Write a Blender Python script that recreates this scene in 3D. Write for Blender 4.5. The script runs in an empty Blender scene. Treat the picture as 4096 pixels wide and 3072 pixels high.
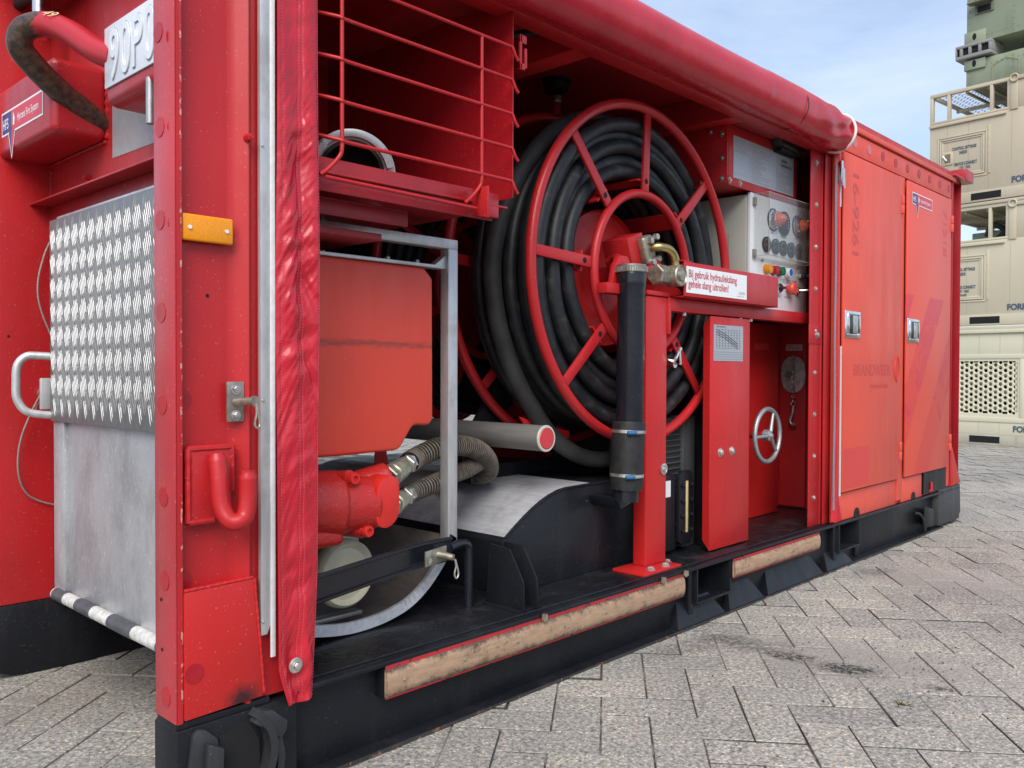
import bpy, bmesh, math, random
from mathutils import noise as mnoise
from mathutils import Vector, Matrix
random.seed(7)
rad = math.radians
S = bpy.context.scene
COL = S.collection

# ------------------------------------------------------------------ camera
cam = bpy.data.cameras.new('camera'); camo = bpy.data.objects.new('camera', cam); COL.objects.link(camo)
RX = Vector((0.688, -0.726, 0.003)).normalized()
FW = Vector((0.726, 0.688, -0.016)).normalized()
UP = RX.cross(FW).normalized(); RX = FW.cross(UP).normalized()
M = Matrix((RX, UP, -FW)).transposed().to_4x4(); M.translation = Vector((-0.885, -1.873, 1.05))
camo.matrix_world = M
cam.sensor_width = 36.0; cam.lens = 36.0 * 3449.7 / 4096.0
cam.clip_start = 0.05; cam.clip_end = 3000
S.camera = camo

# ------------------------------------------------------------------ world, sun, exposure
W = bpy.data.worlds.new('World'); S.world = W; W.use_nodes = True
wn = W.node_tree.nodes; wl = W.node_tree.links; wn.clear()
wo = wn.new('ShaderNodeOutputWorld'); bg = wn.new('ShaderNodeBackground')
sky = wn.new('ShaderNodeTexSky'); sky.sky_type = 'NISHITA'; sky.sun_disc = False
SUN_EL, SUN_AZ = 44, 218           # azimuth: direction the light comes from, degrees counter-clockwise from +X
sky.sun_elevation = rad(SUN_EL); sky.sun_rotation = rad(90 - SUN_AZ)
sky.air_density = 1.0; sky.dust_density = 1.0; sky.ozone_density = 1.0
tc = wn.new('ShaderNodeTexCoord'); mp = wn.new('ShaderNodeMapping'); mp.inputs['Scale'].default_value = (1, 1.0, 3.2)
nz = wn.new('ShaderNodeTexNoise'); nz.inputs['Scale'].default_value = 2.3; nz.inputs['Detail'].default_value = 7; nz.inputs['Roughness'].default_value = 0.6
nz.inputs['Distortion'].default_value = 0.5
sky.ozone_density = 1.6
cr = wn.new('ShaderNodeValToRGB'); cr.color_ramp.elements[0].position = 0.30; cr.color_ramp.elements[1].position = 0.78
cr.color_ramp.elements[0].color = (0.16, 0.16, 0.16, 1); cr.color_ramp.elements[1].color = (1, 1, 1, 1)
mx = wn.new('ShaderNodeMix'); mx.data_type = 'RGBA'
mx.inputs['B'].default_value = (4.5, 5.2, 6.5, 1)
wl.new(tc.outputs['Generated'], mp.inputs['Vector']); wl.new(mp.outputs[0], nz.inputs['Vector']); wl.new(nz.outputs['Fac'], cr.inputs[0])
wl.new(cr.outputs[0], mx.inputs['Factor']); wl.new(sky.outputs[0], mx.inputs['A']); wl.new(mx.outputs['Result'], bg.inputs['Color'])
bg.inputs['Strength'].default_value = 0.105
wl.new(bg.outputs[0], wo.inputs[0])
sun = bpy.data.lights.new('sun', 'SUN'); sun.energy = 2.1; sun.angle = rad(45); sun.color = (1.0, 0.94, 0.86)
suno = bpy.data.objects.new('sun', sun); COL.objects.link(suno)
sd = Vector((math.cos(rad(SUN_AZ)) * math.cos(rad(SUN_EL)), math.sin(rad(SUN_AZ)) * math.cos(rad(SUN_EL)), math.sin(rad(SUN_EL))))
suno.rotation_euler = (-sd).to_track_quat('-Z', 'Y').to_euler(); suno.location = (0, -5, 10)
S.view_settings.view_transform = 'Standard'; S.view_settings.look = 'None'
S.view_settings.exposure = 0.80; S.view_settings.gamma = 1.0; S.view_settings.use_curve_mapping = False
S.render.engine = 'CYCLES'

# ------------------------------------------------------------------ materials
def newmat(name):
    m = bpy.data.materials.new(name); m.use_nodes = True
    n = m.node_tree.nodes; l = m.node_tree.links
    return m, n, l, n['Principled BSDF']

def rampn(n, l, src, stops):
    r = n.new('ShaderNodeValToRGB'); e = r.color_ramp.elements
    while len(e) < len(stops): e.new(0.5)
    for el, (p, c) in zip(e, stops):
        el.position = p; el.color = (*c, 1) if len(c) == 3 else c
    l.new(src, r.inputs[0]); return r.outputs[0]

def noise(n, l, vec, scale, detail=4, rough=0.55, dist=0.0):
    t = n.new('ShaderNodeTexNoise'); t.inputs['Scale'].default_value = scale; t.inputs['Detail'].default_value = detail
    t.inputs['Roughness'].default_value = rough; t.inputs['Distortion'].default_value = dist
    l.new(vec, t.inputs['Vector']); return t.outputs['Fac']

def mixc(n, l, fac, a, b, mode='MIX'):
    x = n.new('ShaderNodeMix'); x.data_type = 'RGBA'; x.blend_type = mode
    if isinstance(fac, (int, float)): x.inputs['Factor'].default_value = fac
    else: l.new(fac, x.inputs['Factor'])
    for k, v in (('A', a), ('B', b)):
        if isinstance(v, tuple): x.inputs[k].default_value = (*v, 1)
        else: l.new(v, x.inputs[k])
    return x.outputs['Result']

def math_(n, l, op, a, b=None, c=None):
    x = n.new('ShaderNodeMath'); x.operation = op
    for i, v in enumerate((a, b, c)):
        if v is None: continue
        if isinstance(v, (int, float)): x.inputs[i].default_value = v
        else: l.new(v, x.inputs[i])
    return x.outputs[0]

def coords(n, l, stretch=(1, 1, 1)):
    g = n.new('ShaderNodeNewGeometry'); m_ = n.new('ShaderNodeMapping'); m_.inputs['Scale'].default_value = stretch
    l.new(g.outputs['Position'], m_.inputs['Vector']); return m_.outputs[0]

def bump(n, l, b, h, strength, dist=0.01):
    x = n.new('ShaderNodeBump'); x.inputs['Strength'].default_value = strength; x.inputs['Distance'].default_value = dist
    l.new(h, x.inputs['Height']); l.new(x.outputs[0], b.inputs['Normal'])

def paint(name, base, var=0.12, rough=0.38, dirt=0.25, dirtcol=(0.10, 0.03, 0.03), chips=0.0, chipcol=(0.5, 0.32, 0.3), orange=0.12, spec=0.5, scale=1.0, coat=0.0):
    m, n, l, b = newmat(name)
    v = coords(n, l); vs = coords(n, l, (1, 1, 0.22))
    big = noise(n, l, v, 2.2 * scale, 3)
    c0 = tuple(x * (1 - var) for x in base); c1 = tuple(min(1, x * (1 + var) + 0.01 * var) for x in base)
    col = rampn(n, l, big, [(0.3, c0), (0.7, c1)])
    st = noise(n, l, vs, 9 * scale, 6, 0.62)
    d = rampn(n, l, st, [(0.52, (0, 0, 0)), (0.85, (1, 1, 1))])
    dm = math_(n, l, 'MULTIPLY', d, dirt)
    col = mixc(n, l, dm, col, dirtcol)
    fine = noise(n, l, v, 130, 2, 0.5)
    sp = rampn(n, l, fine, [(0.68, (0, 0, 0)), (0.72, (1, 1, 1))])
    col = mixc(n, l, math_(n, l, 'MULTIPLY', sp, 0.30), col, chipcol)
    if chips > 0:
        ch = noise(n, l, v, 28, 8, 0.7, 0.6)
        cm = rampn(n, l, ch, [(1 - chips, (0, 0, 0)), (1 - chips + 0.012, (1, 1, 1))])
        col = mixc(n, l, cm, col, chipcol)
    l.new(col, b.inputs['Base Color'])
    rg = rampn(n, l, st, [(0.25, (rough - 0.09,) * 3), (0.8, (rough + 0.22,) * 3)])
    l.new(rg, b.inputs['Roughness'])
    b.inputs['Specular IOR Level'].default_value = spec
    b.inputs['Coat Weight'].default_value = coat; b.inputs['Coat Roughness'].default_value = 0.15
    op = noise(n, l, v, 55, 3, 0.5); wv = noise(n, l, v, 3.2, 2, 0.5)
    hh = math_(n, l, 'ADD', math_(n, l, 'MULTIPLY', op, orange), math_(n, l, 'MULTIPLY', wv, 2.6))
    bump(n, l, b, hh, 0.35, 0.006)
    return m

RED = paint('red_paint', (0.46, 0.016, 0.019), 0.12, 0.34, 0.18, spec=0.38, coat=0.06)
REDX = paint('deep_red_paint', (0.29, 0.006, 0.012), 0.08, 0.36, 0.1, spec=0.4)
REDW = paint('red_paint_worn', (0.41, 0.014, 0.020), 0.16, 0.34, 0.30, chips=0.31, chipcol=(0.58, 0.30, 0.26), coat=0.1)
REDL = paint('red_paint_clean', (0.50, 0.015, 0.015), 0.07, 0.36, 0.08, spec=0.4, coat=0.05)
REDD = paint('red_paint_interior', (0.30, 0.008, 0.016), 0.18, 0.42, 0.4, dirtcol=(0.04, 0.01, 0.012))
ORA = paint('faded_orange_red_paint', (0.68, 0.082, 0.050), 0.05, 0.45, 0.10, dirtcol=(0.56, 0.04, 0.03), orange=0.08)
TANKM = paint('orange_red_plastic', (0.68, 0.058, 0.032), 0.06, 0.42, 0.10, chipcol=(0.75, 0.25, 0.18), orange=0.35)
MOTOR = paint('red_cast_iron_paint', (0.50, 0.018, 0.014), 0.16, 0.36, 0.75, dirtcol=(0.09, 0.02, 0.01), orange=1.6)
BLK = paint('black_chassis_paint', (0.0085, 0.0095, 0.013), 0.25, 0.36, 0.40, dirtcol=(0.040, 0.040, 0.042), chips=0.30, chipcol=(0.12, 0.10, 0.085), orange=0.6, spec=0.26)
BLKD = paint('black_deck_paint', (0.007, 0.0075, 0.010), 0.3, 0.30, 0.6, dirtcol=(0.05, 0.05, 0.052), chips=0.31, chipcol=(0.20, 0.17, 0.13), orange=1.5)
BLKG = paint('black_gloss_pipe', (0.009, 0.011, 0.016), 0.2, 0.19, 0.2, dirtcol=(0.03, 0.03, 0.033), chipcol=(0.06, 0.06, 0.06), orange=0.15)
BEIGE = paint('beige_container_paint', (0.51, 0.465, 0.34), 0.05, 0.6, 0.35, dirtcol=(0.40, 0.34, 0.21), orange=0.2, scale=0.35)
BEIGE2 = paint('pale_beige_container_paint', (0.57, 0.55, 0.41), 0.04, 0.6, 0.3, dirtcol=(0.46, 0.42, 0.28), orange=0.2, scale=0.35)
BEIGE3 = paint('brown_beige_container_paint', (0.49, 0.425, 0.315), 0.05, 0.6, 0.35, dirtcol=(0.36, 0.29, 0.18), orange=0.2, scale=0.35)
GREEN = paint('faded_army_green_paint', (0.25, 0.29, 0.20), 0.2, 0.6, 0.7, dirtcol=(0.10, 0.12, 0.08), orange=0.2, scale=0.35)
GREYB = paint('grey_bracket_steel', (0.26, 0.26, 0.25), 0.15, 0.6, 0.4, dirtcol=(0.1, 0.09, 0.08), scale=0.5)
CAB = paint('grey_beige_cabinet_paint', (0.42, 0.41, 0.36), 0.03, 0.45, 0.05, dirtcol=(0.3, 0.28, 0.24))
WHT = paint('white_panel_paint', (0.72, 0.73, 0.75), 0.03, 0.4, 0.08, dirtcol=(0.45, 0.42, 0.36))

def plain(name, col, rough=0.5, metal=0.0, spec=0.5, bumpn=0.0, var=0.08, sc=40):
    m, n, l, b = newmat(name)
    v = coords(n, l); f = noise(n, l, v, sc, 4, 0.6)
    c = rampn(n, l, f, [(0.3, tuple(x * (1 - var) for x in col)), (0.7, tuple(min(1, x * (1 + var)) for x in col))])
    l.new(c, b.inputs['Base Color']); b.inputs['Metallic'].default_value = metal
    r = rampn(n, l, f, [(0.3, (max(0.03, rough - 0.06),) * 3), (0.7, (rough + 0.08,) * 3)]); l.new(r, b.inputs['Roughness'])
    b.inputs['Specular IOR Level'].default_value = spec
    if bumpn: bump(n, l, b, f, bumpn, 0.003)
    return m

def brushed(name, col, rough, stretch, amt=0.35, stain=0.0):
    m, n, l, b = newmat(name)
    v = coords(n, l, stretch); f = noise(n, l, v, 60, 6, 0.65)
    v2 = coords(n, l); g = noise(n, l, v2, 7, 6, 0.65)
    c = rampn(n, l, f, [(0.25, tuple(x * (1 - amt) for x in col)), (0.75, col)])
    if stain:
        s_ = rampn(n, l, g, [(0.5, (0, 0, 0)), (0.68, (1, 1, 1))])
        c = mixc(n, l, math_(n, l, 'MULTIPLY', s_, stain), c, (0.20, 0.17, 0.14))
    l.new(c, b.inputs['Base Color']); b.inputs['Metallic'].default_value = 0.85
    r = rampn(n, l, math_(n, l, 'MULTIPLY', math_(n, l, 'ADD', f, g), 0.5), [(0.3, (rough - 0.1,) * 3), (0.7, (rough + 0.15,) * 3)])
    l.new(r, b.inputs['Roughness']); bump(n, l, b, f, 0.25, 0.001)
    return m

ALU = brushed('brushed_aluminium', (0.66, 0.66, 0.66), 0.42, (1, 1, 0.15), 0.25, 0.35)
ALU.node_tree.nodes['Principled BSDF'].inputs['Metallic'].default_value = 0.55
ALUH = brushed('aluminium_sheet', (0.74, 0.75, 0.78), 0.42, (1, 0.12, 1), 0.3, 0.40)
ALUH.node_tree.nodes['Principled BSDF'].inputs['Metallic'].default_value = 0.35
ALUP = brushed('weathered_aluminium_panel', (0.34, 0.34, 0.34), 0.46, (1, 1, 0.3), 0.25, 0.15)
STEEL = plain('galvanised_steel', (0.55, 0.54, 0.50), 0.4, 0.85, var=0.25)
STEELD = plain('dull_steel_fitting', (0.36, 0.34, 0.27), 0.45, 0.75, var=0.3, bumpn=0.3)
CHROME = plain('chrome', (0.75, 0.75, 0.76), 0.15, 1.0)
BRASS = plain('yellow_zinc_steel', (0.48, 0.38, 0.16), 0.28, 0.9, var=0.35, sc=14)
CAST = plain('cast_aluminium', (0.42, 0.43, 0.44), 0.45, 0.7, bumpn=0.3)
RUB = plain('black_rubber', (0.020, 0.020, 0.021), 0.55, 0, 0.35, 0.3, 0.3)
BLACKP = plain('black_plastic', (0.012, 0.012, 0.013), 0.4)
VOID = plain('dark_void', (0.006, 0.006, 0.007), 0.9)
NYL = plain('cream_nylon', (0.66, 0.62, 0.44), 0.42, 0, 0.5, 0.1, 0.12, 12)
WHITE = plain('white_sticker', (0.80, 0.80, 0.80), 0.35, var=0.02)
SILV = plain('silver_label', (0.40, 0.42, 0.45), 0.35, 0.25, var=0.04)
INK = plain('dark_ink', (0.05, 0.05, 0.06), 0.5)
INKG = plain('grey_ink', (0.30, 0.30, 0.32), 0.5)
INKR = plain('red_ink', (0.52, 0.02, 0.05), 0.45)
INKW = plain('white_ink', (0.80, 0.80, 0.78), 0.45)
INKB = plain('blue_grey_stencil_ink', (0.06, 0.09, 0.13), 0.6)
GHOST = plain('cleaner_red_ghost_paint', (0.52, 0.040, 0.030), 0.42)
GHOST2 = plain('fresh_red_ghost_paint', (0.62, 0.045, 0.038), 0.40)
PATCH = plain('red_round_patch', (0.38, 0.005, 0.014), 0.38)
PATCHP = plain('pinkish_round_patch', (0.62, 0.16, 0.20), 0.5)
NAVY = plain('navy_print', (0.05, 0.04, 0.17), 0.4)
SRED = plain('sticker_red', (0.60, 0.02, 0.04), 0.35)
BLUEP = plain('blue_plastic', (0.02, 0.12, 0.28), 0.35)
CREAM = plain('cream_paint_marking', (0.66, 0.56, 0.30), 0.6)
WOOL = plain('white_zip_webbing', (0.72, 0.70, 0.68), 0.8, bumpn=0.5)
TAPE = plain('reflective_white_tape', (0.55, 0.54, 0.50), 0.45, 0, 0.5, 0.2, 0.25, 60)
TAPEB = plain('dark_grey_tape', (0.07, 0.07, 0.075), 0.45, 0, 0.5, 0.2, 0.25, 30)
BTNO = plain('orange_button', (0.75, 0.28, 0.01), 0.3); BTNR = plain('dark_red_button', (0.42, 0.01, 0.02), 0.3)
BTNG = plain('dark_green_button', (0.005, 0.12, 0.05), 0.3); BTNB = plain('blue_button', (0.01, 0.16, 0.6), 0.3)
MUSH = plain('faded_red_mushroom_button', (0.60, 0.07, 0.05), 0.4)
LENS = plain('red_orange_lens', (0.62, 0.11, 0.05), 0.2, var=0.3, sc=90)
GAUG = plain('gauge_face', (0.03, 0.035, 0.04), 0.2); GRN = plain('green_scale', (0.01, 0.30, 0.14), 0.4); NEED = plain('needle_red', (0.7, 0.06, 0.04), 0.4)

def mat_amber():
    m, n, l, b = newmat('amber_reflector')
    v = coords(n, l); vo = n.new('ShaderNodeTexVoronoi'); vo.inputs['Scale'].default_value = 420; l.new(v, vo.inputs['Vector'])
    c = rampn(n, l, vo.outputs['Distance'], [(0.1, (0.95, 0.36, 0.005)), (0.7, (0.78, 0.26, 0.003))]); l.new(c, b.inputs['Base Color'])
    b.inputs['Roughness'].default_value = 0.25; bump(n, l, b, vo.outputs['Distance'], 0.15, 0.001); return m
AMBER = mat_amber()

def mat_hose():
    m, n, l, b = newmat('black_hydraulic_hose')
    v = coords(n, l); f = noise(n, l, v, 14, 6, 0.65, 0.3); g = noise(n, l, v, 160, 2)
    c = rampn(n, l, f, [(0.35, (0.007, 0.008, 0.010)), (0.58, (0.017, 0.018, 0.021)), (0.74, (0.062, 0.060, 0.056))]); l.new(c, b.inputs['Base Color'])
    b.inputs['Roughness'].default_value = 0.47; b.inputs['Specular IOR Level'].default_value = 0.42
    bump(n, l, b, math_(n, l, 'ADD', g, math_(n, l, 'MULTIPLY', f, 2.0)), 0.3, 0.002); return m
HOSE = mat_hose()
HOSEG = plain('dusty_grey_rubber_hose', (0.040, 0.040, 0.039), 0.6, 0, 0.3, 0.3, 0.35, 9)

RIBW = None
def mat_rib():
    m, n, l, b = newmat('ribbed_hose_guard')
    v = coords(n, l); f = noise(n, l, v, 40, 5, 0.7)
    c = rampn(n, l, f, [(0.3, (0.07, 0.052, 0.038)), (0.6, (0.17, 0.14, 0.11)), (0.75, (0.27, 0.23, 0.19))]); l.new(c, b.inputs['Base Color'])
    b.inputs['Roughness'].default_value = 0.55; return m
RIBH = mat_rib()
GREYT = brushed('dull_grey_tube', (0.30, 0.295, 0.285), 0.5, (1, 0.1, 1), 0.3, 0.3)
GREYT.node_tree.nodes['Principled BSDF'].inputs['Metallic'].default_value = 0.25

def mat_tarp(name, stitch_axis=True):
    m, n, l, b = newmat(name)
    v = coords(n, l); f = noise(n, l, v, 6, 4); w = noise(n, l, v, 23, 6, 0.6, 0.8)
    c = rampn(n, l, f, [(0.3, (0.44, 0.010, 0.022)), (0.7, (0.54, 0.020, 0.036))])
    l.new(c, b.inputs['Base Color']); r = rampn(n, l, w, [(0.3, (0.17,) * 3), (0.7, (0.34,) * 3)]); l.new(r, b.inputs['Roughness'])
    fine = noise(n, l, v, 500, 1)
    bump(n, l, b, math_(n, l, 'ADD', w, math_(n, l, 'MULTIPLY', fine, 0.1)), 0.22, 0.006); return m
TARP = mat_tarp('red_tarpaulin')

def mat_sheet():                       # spangled / streaked aluminium on the end ramp
    m, n, l, b = newmat('streaked_aluminium_sheet')
    v = coords(n, l, (1, 1, 0.3)); f = noise(n, l, v, 170, 3, 0.7); v2 = coords(n, l); g = noise(n, l, v2, 2.6, 4)
    c = rampn(n, l, g, [(0.3, (0.42, 0.41, 0.42)), (0.7, (0.60, 0.61, 0.62))])
    s_ = rampn(n, l, f, [(0.60, (0, 0, 0)), (0.68, (1, 1, 1))])
    g2 = noise(n, l, coords(n, l, (1, 1, 0.45)), 7, 5, 0.7); c = mixc(n, l, rampn(n, l, g2, [(0.45, (0, 0, 0)), (0.75, (0.7, 0.7, 0.7))]), c, (0.22, 0.20, 0.21)); c = mixc(n, l, math_(n, l, 'MULTIPLY', s_, 0.75), c, (0.80, 0.82, 0.85)); l.new(c, b.inputs['Base Color'])
    b.inputs['Metallic'].default_value = 0.5; b.inputs['Roughness'].default_value = 0.42; bump(n, l, b, f, 0.25, 0.001); return m
SHEET = mat_sheet()

def mat_wood():
    m, n, l, b = newmat('scuffed_tan_rubbing_strip')
    v = coords(n, l, (1, 1, 6)); f = noise(n, l, v, 12, 8, 0.7); v2 = coords(n, l); g = noise(n, l, v2, 9, 8, 0.75, 0.6)
    k = coords(n, l, (30, 1, 0.6)); kk = noise(n, l, k, 8, 4, 0.6)
    c = rampn(n, l, f, [(0.3, (0.29, 0.18, 0.11)), (0.65, (0.44, 0.29, 0.185))])
    g2 = noise(n, l, v2, 55, 6, 0.8); g = math_(n, l, 'ADD', math_(n, l, 'MULTIPLY', g, 0.5), math_(n, l, 'MULTIPLY', g2, 0.5))
    ge = n.new('ShaderNodeNewGeometry'); sz = n.new('ShaderNodeSeparateXYZ'); l.new(ge.outputs['Position'], sz.inputs[0])
    ed = math_(n, l, 'MULTIPLY', math_(n, l, 'POWER', math_(n, l, 'ABSOLUTE', math_(n, l, 'MULTIPLY', math_(n, l, 'SUBTRACT', sz.outputs['Z'], 0.187), 27)), 3), 0.17)
    g = math_(n, l, 'ADD', g, ed); s_ = rampn(n, l, g, [(0.53, (0, 0, 0)), (0.68, (1, 1, 1))])
    c = mixc(n, l, math_(n, l, 'MULTIPLY', s_, 0.85), c, (0.035, 0.028, 0.025))
    l.new(c, b.inputs['Base Color']); b.inputs['Roughness'].default_value = 0.75
    bump(n, l, b, math_(n, l, 'ADD', g, kk), 0.4, 0.003); return m
WOOD = mat_wood()

def mat_hook():
    m, n, l, b = newmat('worn_hook_bar_paint')
    v = coords(n, l); f = noise(n, l, v, 11, 9, 0.72, 0.4)
    g = n.new('ShaderNodeNewGeometry'); sx = n.new('ShaderNodeSeparateXYZ'); l.new(g.outputs['Position'], sx.inputs[0])
    w = math_(n, l, 'SUBTRACT', 1.0, math_(n, l, 'ABSOLUTE', math_(n, l, 'MULTIPLY', math_(n, l, 'SUBTRACT', sx.outputs['Y'], 0.845), 8.0)))
    s_ = math_(n, l, 'ADD', f, math_(n, l, 'MULTIPLY', w, 0.42))
    k = rampn(n, l, s_, [(0.62, (0, 0, 0)), (0.65, (1, 1, 1))])
    c = mixc(n, l, k, (0.46, 0.02, 0.03), rampn(n, l, noise(n, l, v, 60, 4, 0.7), [(0.4, (0.03, 0.02, 0.018)), (0.7, (0.13, 0.07, 0.04))]))
    l.new(c, b.inputs['Base Color']); b.inputs['Roughness'].default_value = 0.36
    bump(n, l, b, f, 0.4, 0.004); return m
HOOKM = mat_hook()

def mat_paver():
    m, n, l, b = newmat('washed_concrete_paver')
    v = coords(n, l); oi = n.new('ShaderNodeObjectInfo')
    vo = n.new('ShaderNodeTexVoronoi'); vo.inputs['Scale'].default_value = 80; l.new(v, vo.inputs['Vector'])
    v1 = noise(n, l, v, 210, 3, 0.7); lo = noise(n, l, v, 1.1, 6, 0.65, 0.3)
    v3 = noise(n, l, v, 75, 4, 0.75)
    base = rampn(n, l, v3, [(0.30, (0.10, 0.097, 0.092)), (0.46, (0.285, 0.276, 0.256)), (0.56, (0.41, 0.395, 0.36)), (0.72, (0.68, 0.65, 0.58))])
    sp = n.new('ShaderNodeSeparateColor'); l.new(vo.outputs['Color'], sp.inputs[0])
    st = rampn(n, l, sp.outputs[0], [(0.55, (0, 0, 0)), (0.62, (1, 1, 1))])
    inr = rampn(n, l, vo.outputs['Distance'], [(0.30, (1, 1, 1)), (0.42, (0, 0, 0))])
    f_ = math_(n, l, 'MULTIPLY', st, inr)
    pc = rampn(n, l, sp.outputs[1], [(0.0, (0.78, 0.74, 0.64)), (0.62, (0.62, 0.54, 0.40)), (0.80, (0.05, 0.05, 0.055)), (0.97, (0.50, 0.25, 0.12))])
    c = mixc(n, l, math_(n, l, 'MULTIPLY', f_, 0.8), base, pc)
    # broad tonal patches, sand-swept areas, dark soot/oil spots and a painted brown shade
    br = rampn(n, l, lo, [(0.3, (0.80, 0.80, 0.80)), (0.7, (1.12, 1.1, 1.07))]); c = mixc(n, l, 1.0, c, br, 'MULTIPLY')
    rnd = rampn(n, l, oi.outputs['Random'], [(0.0, (0.86, 0.86, 0.87)), (1.0, (1.1, 1.08, 1.05))]); c = mixc(n, l, 1.0, c, rnd, 'MULTIPLY')
    g = n.new('ShaderNodeNewGeometry'); sx = n.new('ShaderNodeSeparateXYZ'); l.new(g.outputs['Position'], sx.inputs[0])
    def blob(cx, cy, rx, ry, ang):
        ca, sa = math.cos(rad(ang)), math.sin(rad(ang))
        dx = math_(n, l, 'SUBTRACT', sx.outputs['X'], cx); dy = math_(n, l, 'SUBTRACT', sx.outputs['Y'], cy)
        a = math_(n, l, 'ADD', math_(n, l, 'MULTIPLY', dx, ca / rx), math_(n, l, 'MULTIPLY', dy, sa / rx))
        bb = math_(n, l, 'SUBTRACT', math_(n, l, 'MULTIPLY', dy, ca / ry), math_(n, l, 'MULTIPLY', dx, sa / ry))
        return math_(n, l, 'SQRT', math_(n, l, 'ADD', math_(n, l, 'MULTIPLY', a, a), math_(n, l, 'MULTIPLY', bb, bb)))
    wob = noise(n, l, v, 7, 7, 0.72)
    def mask(d, amp=1.5, edge=0.5):
        e = math_(n, l, 'ADD', math_(n, l, 'SUBTRACT', 1.0, d), math_(n, l, 'MULTIPLY', math_(n, l, 'SUBTRACT', wob, 0.5), amp))
        return rampn(n, l, e, [(0.0, (0, 0, 0)), (edge, (1, 1, 1))])
    sand = mask(blob(2.22, -0.62, 0.58, 0.30, -75), 1.3, 0.6)
    sand2 = mask(blob(3.75, -0.50, 0.55, 0.28, -70), 1.3, 0.6); sand = math_(n, l, 'MAXIMUM', sand, sand2)
    c = mixc(n, l, math_(n, l, 'MULTIPLY', sand, 0.72), c, rampn(n, l, v1, [(0.35, (0.17, 0.158, 0.143)), (0.5, (0.30, 0.28, 0.253)), (0.7, (0.50, 0.47, 0.43))]))
    gr = rampn(n, l, noise(n, l, v, 48, 5, 0.75), [(0.46, (1, 1, 1)), (0.58, (0.12, 0.12, 0.12))])
    for (cx, cy, rx, ry, an, am) in SPOTS:
        c = mixc(n, l, math_(n, l, 'MULTIPLY', math_(n, l, 'MULTIPLY', mask(blob(cx, cy, rx * 1.25, ry * 1.4, an), 2.0, 0.6), gr), am), c, (0.018, 0.019, 0.018))
    end_shade = mask(blob(0.15, 1.05, 0.7, 0.35, 0), 1.8, 1.0)  # brown patch painting the container's shade onto the pavers at its end
    c = mixc(n, l, math_(n, l, 'MULTIPLY', end_shade, 0.40), c, (0.13, 0.095, 0.065))
    l.new(c, b.inputs['Base Color']); b.inputs['Roughness'].default_value = 0.85; b.inputs['Specular IOR Level'].default_value = 0.3
    hgt = math_(n, l, 'ADD', math_(n, l, 'MULTIPLY', f_, 0.5), v1)
    bump(n, l, b, hgt, 0.7, 0.004); return m
SPOTS = [(2.12, -0.665, 0.115, 0.05, -70, 1.0), (2.12, -0.455, 0.11, 0.05, -80, 0.9), (2.14, -0.25, 0.20, 0.08, -80, 0.55), (2.155, -0.935, 0.05, 0.03, -40, 0.8), (3.70, -0.14, 0.12, 0.07, -30, 0.5), (1.95, -0.12, 0.25, 0.07, -10, 0.4)]
PAVER = mat_paver()
def mat_joint():
    m, n, l, b = newmat('dark_joint_sand')
    v = coords(n, l); f = noise(n, l, v, 120, 4, 0.7); g = noise(n, l, v, 1.7, 4)
    c = rampn(n, l, f, [(0.3, (0.03, 0.028, 0.025)), (0.7, (0.10, 0.092, 0.08))]); k = rampn(n, l, g, [(0.55, (0, 0, 0)), (0.75, (1, 1, 1))])
    c = mixc(n, l, math_(n, l, 'MULTIPLY', k, 0.5), c, (0.05, 0.065, 0.025))
    s2 = rampn(n, l, noise(n, l, v, 4.3, 5, 0.7), [(0.50, (0, 0, 0)), (0.60, (1, 1, 1))])
    ge = n.new('ShaderNodeNewGeometry'); sv = n.new('ShaderNodeSeparateXYZ'); l.new(ge.outputs['Position'], sv.inputs[0])
    for cx, cy in ((2.22, -0.62), (3.75, -0.50), (0.15, 0.9)):
        a = math_(n, l, 'MULTIPLY', math_(n, l, 'SUBTRACT', sv.outputs['X'], cx), 2.2); bb = math_(n, l, 'MULTIPLY', math_(n, l, 'SUBTRACT', sv.outputs['Y'], cy), 1.7)
        dd = math_(n, l, 'SQRT', math_(n, l, 'ADD', math_(n, l, 'MULTIPLY', a, a), math_(n, l, 'MULTIPLY', bb, bb)))
        s2 = math_(n, l, 'MAXIMUM', s2, rampn(n, l, math_(n, l, 'ADD', math_(n, l, 'SUBTRACT', 1.0, dd), math_(n, l, 'MULTIPLY', noise(n, l, v, 6, 4, 0.6), 0.5)), [(0.15, (0, 0, 0)), (0.5, (1, 1, 1))]))
    c = mixc(n, l, math_(n, l, 'MULTIPLY', s2, 0.85), c, rampn(n, l, f, [(0.35, (0.17, 0.155, 0.14)), (0.65, (0.36, 0.33, 0.30))])); l.new(c, b.inputs['Base Color']); b.inputs['Roughness'].default_value = 0.95
    bump(n, l, b, f, 0.6, 0.004); return m
JOINT = mat_joint()

def mat_clear():
    m, n, l, b = newmat('clear_acrylic')
    tr = n.new('ShaderNodeBsdfTransparent'); tr.inputs[0].default_value = (0.96, 0.96, 0.95, 1)
    gl = n.new('ShaderNodeBsdfGlossy'); gl.inputs['Roughness'].default_value = 0.08
    df = n.new('ShaderNodeBsdfDiffuse'); df.inputs[0].default_value = (0.6, 0.6, 0.56, 1)
    m1 = n.new('ShaderNodeMixShader'); m1.inputs[0].default_value = 0.025; m2 = n.new('ShaderNodeMixShader'); m2.inputs[0].default_value = 0.06
    l.new(tr.outputs[0], m1.inputs[1]); l.new(df.outputs[0], m1.inputs[2]); l.new(m1.outputs[0], m2.inputs[1]); l.new(gl.outputs[0], m2.inputs[2])
    l.new(m2.outputs[0], n['Material Output'].inputs[0]); return m
CLEAR = mat_clear()

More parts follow.
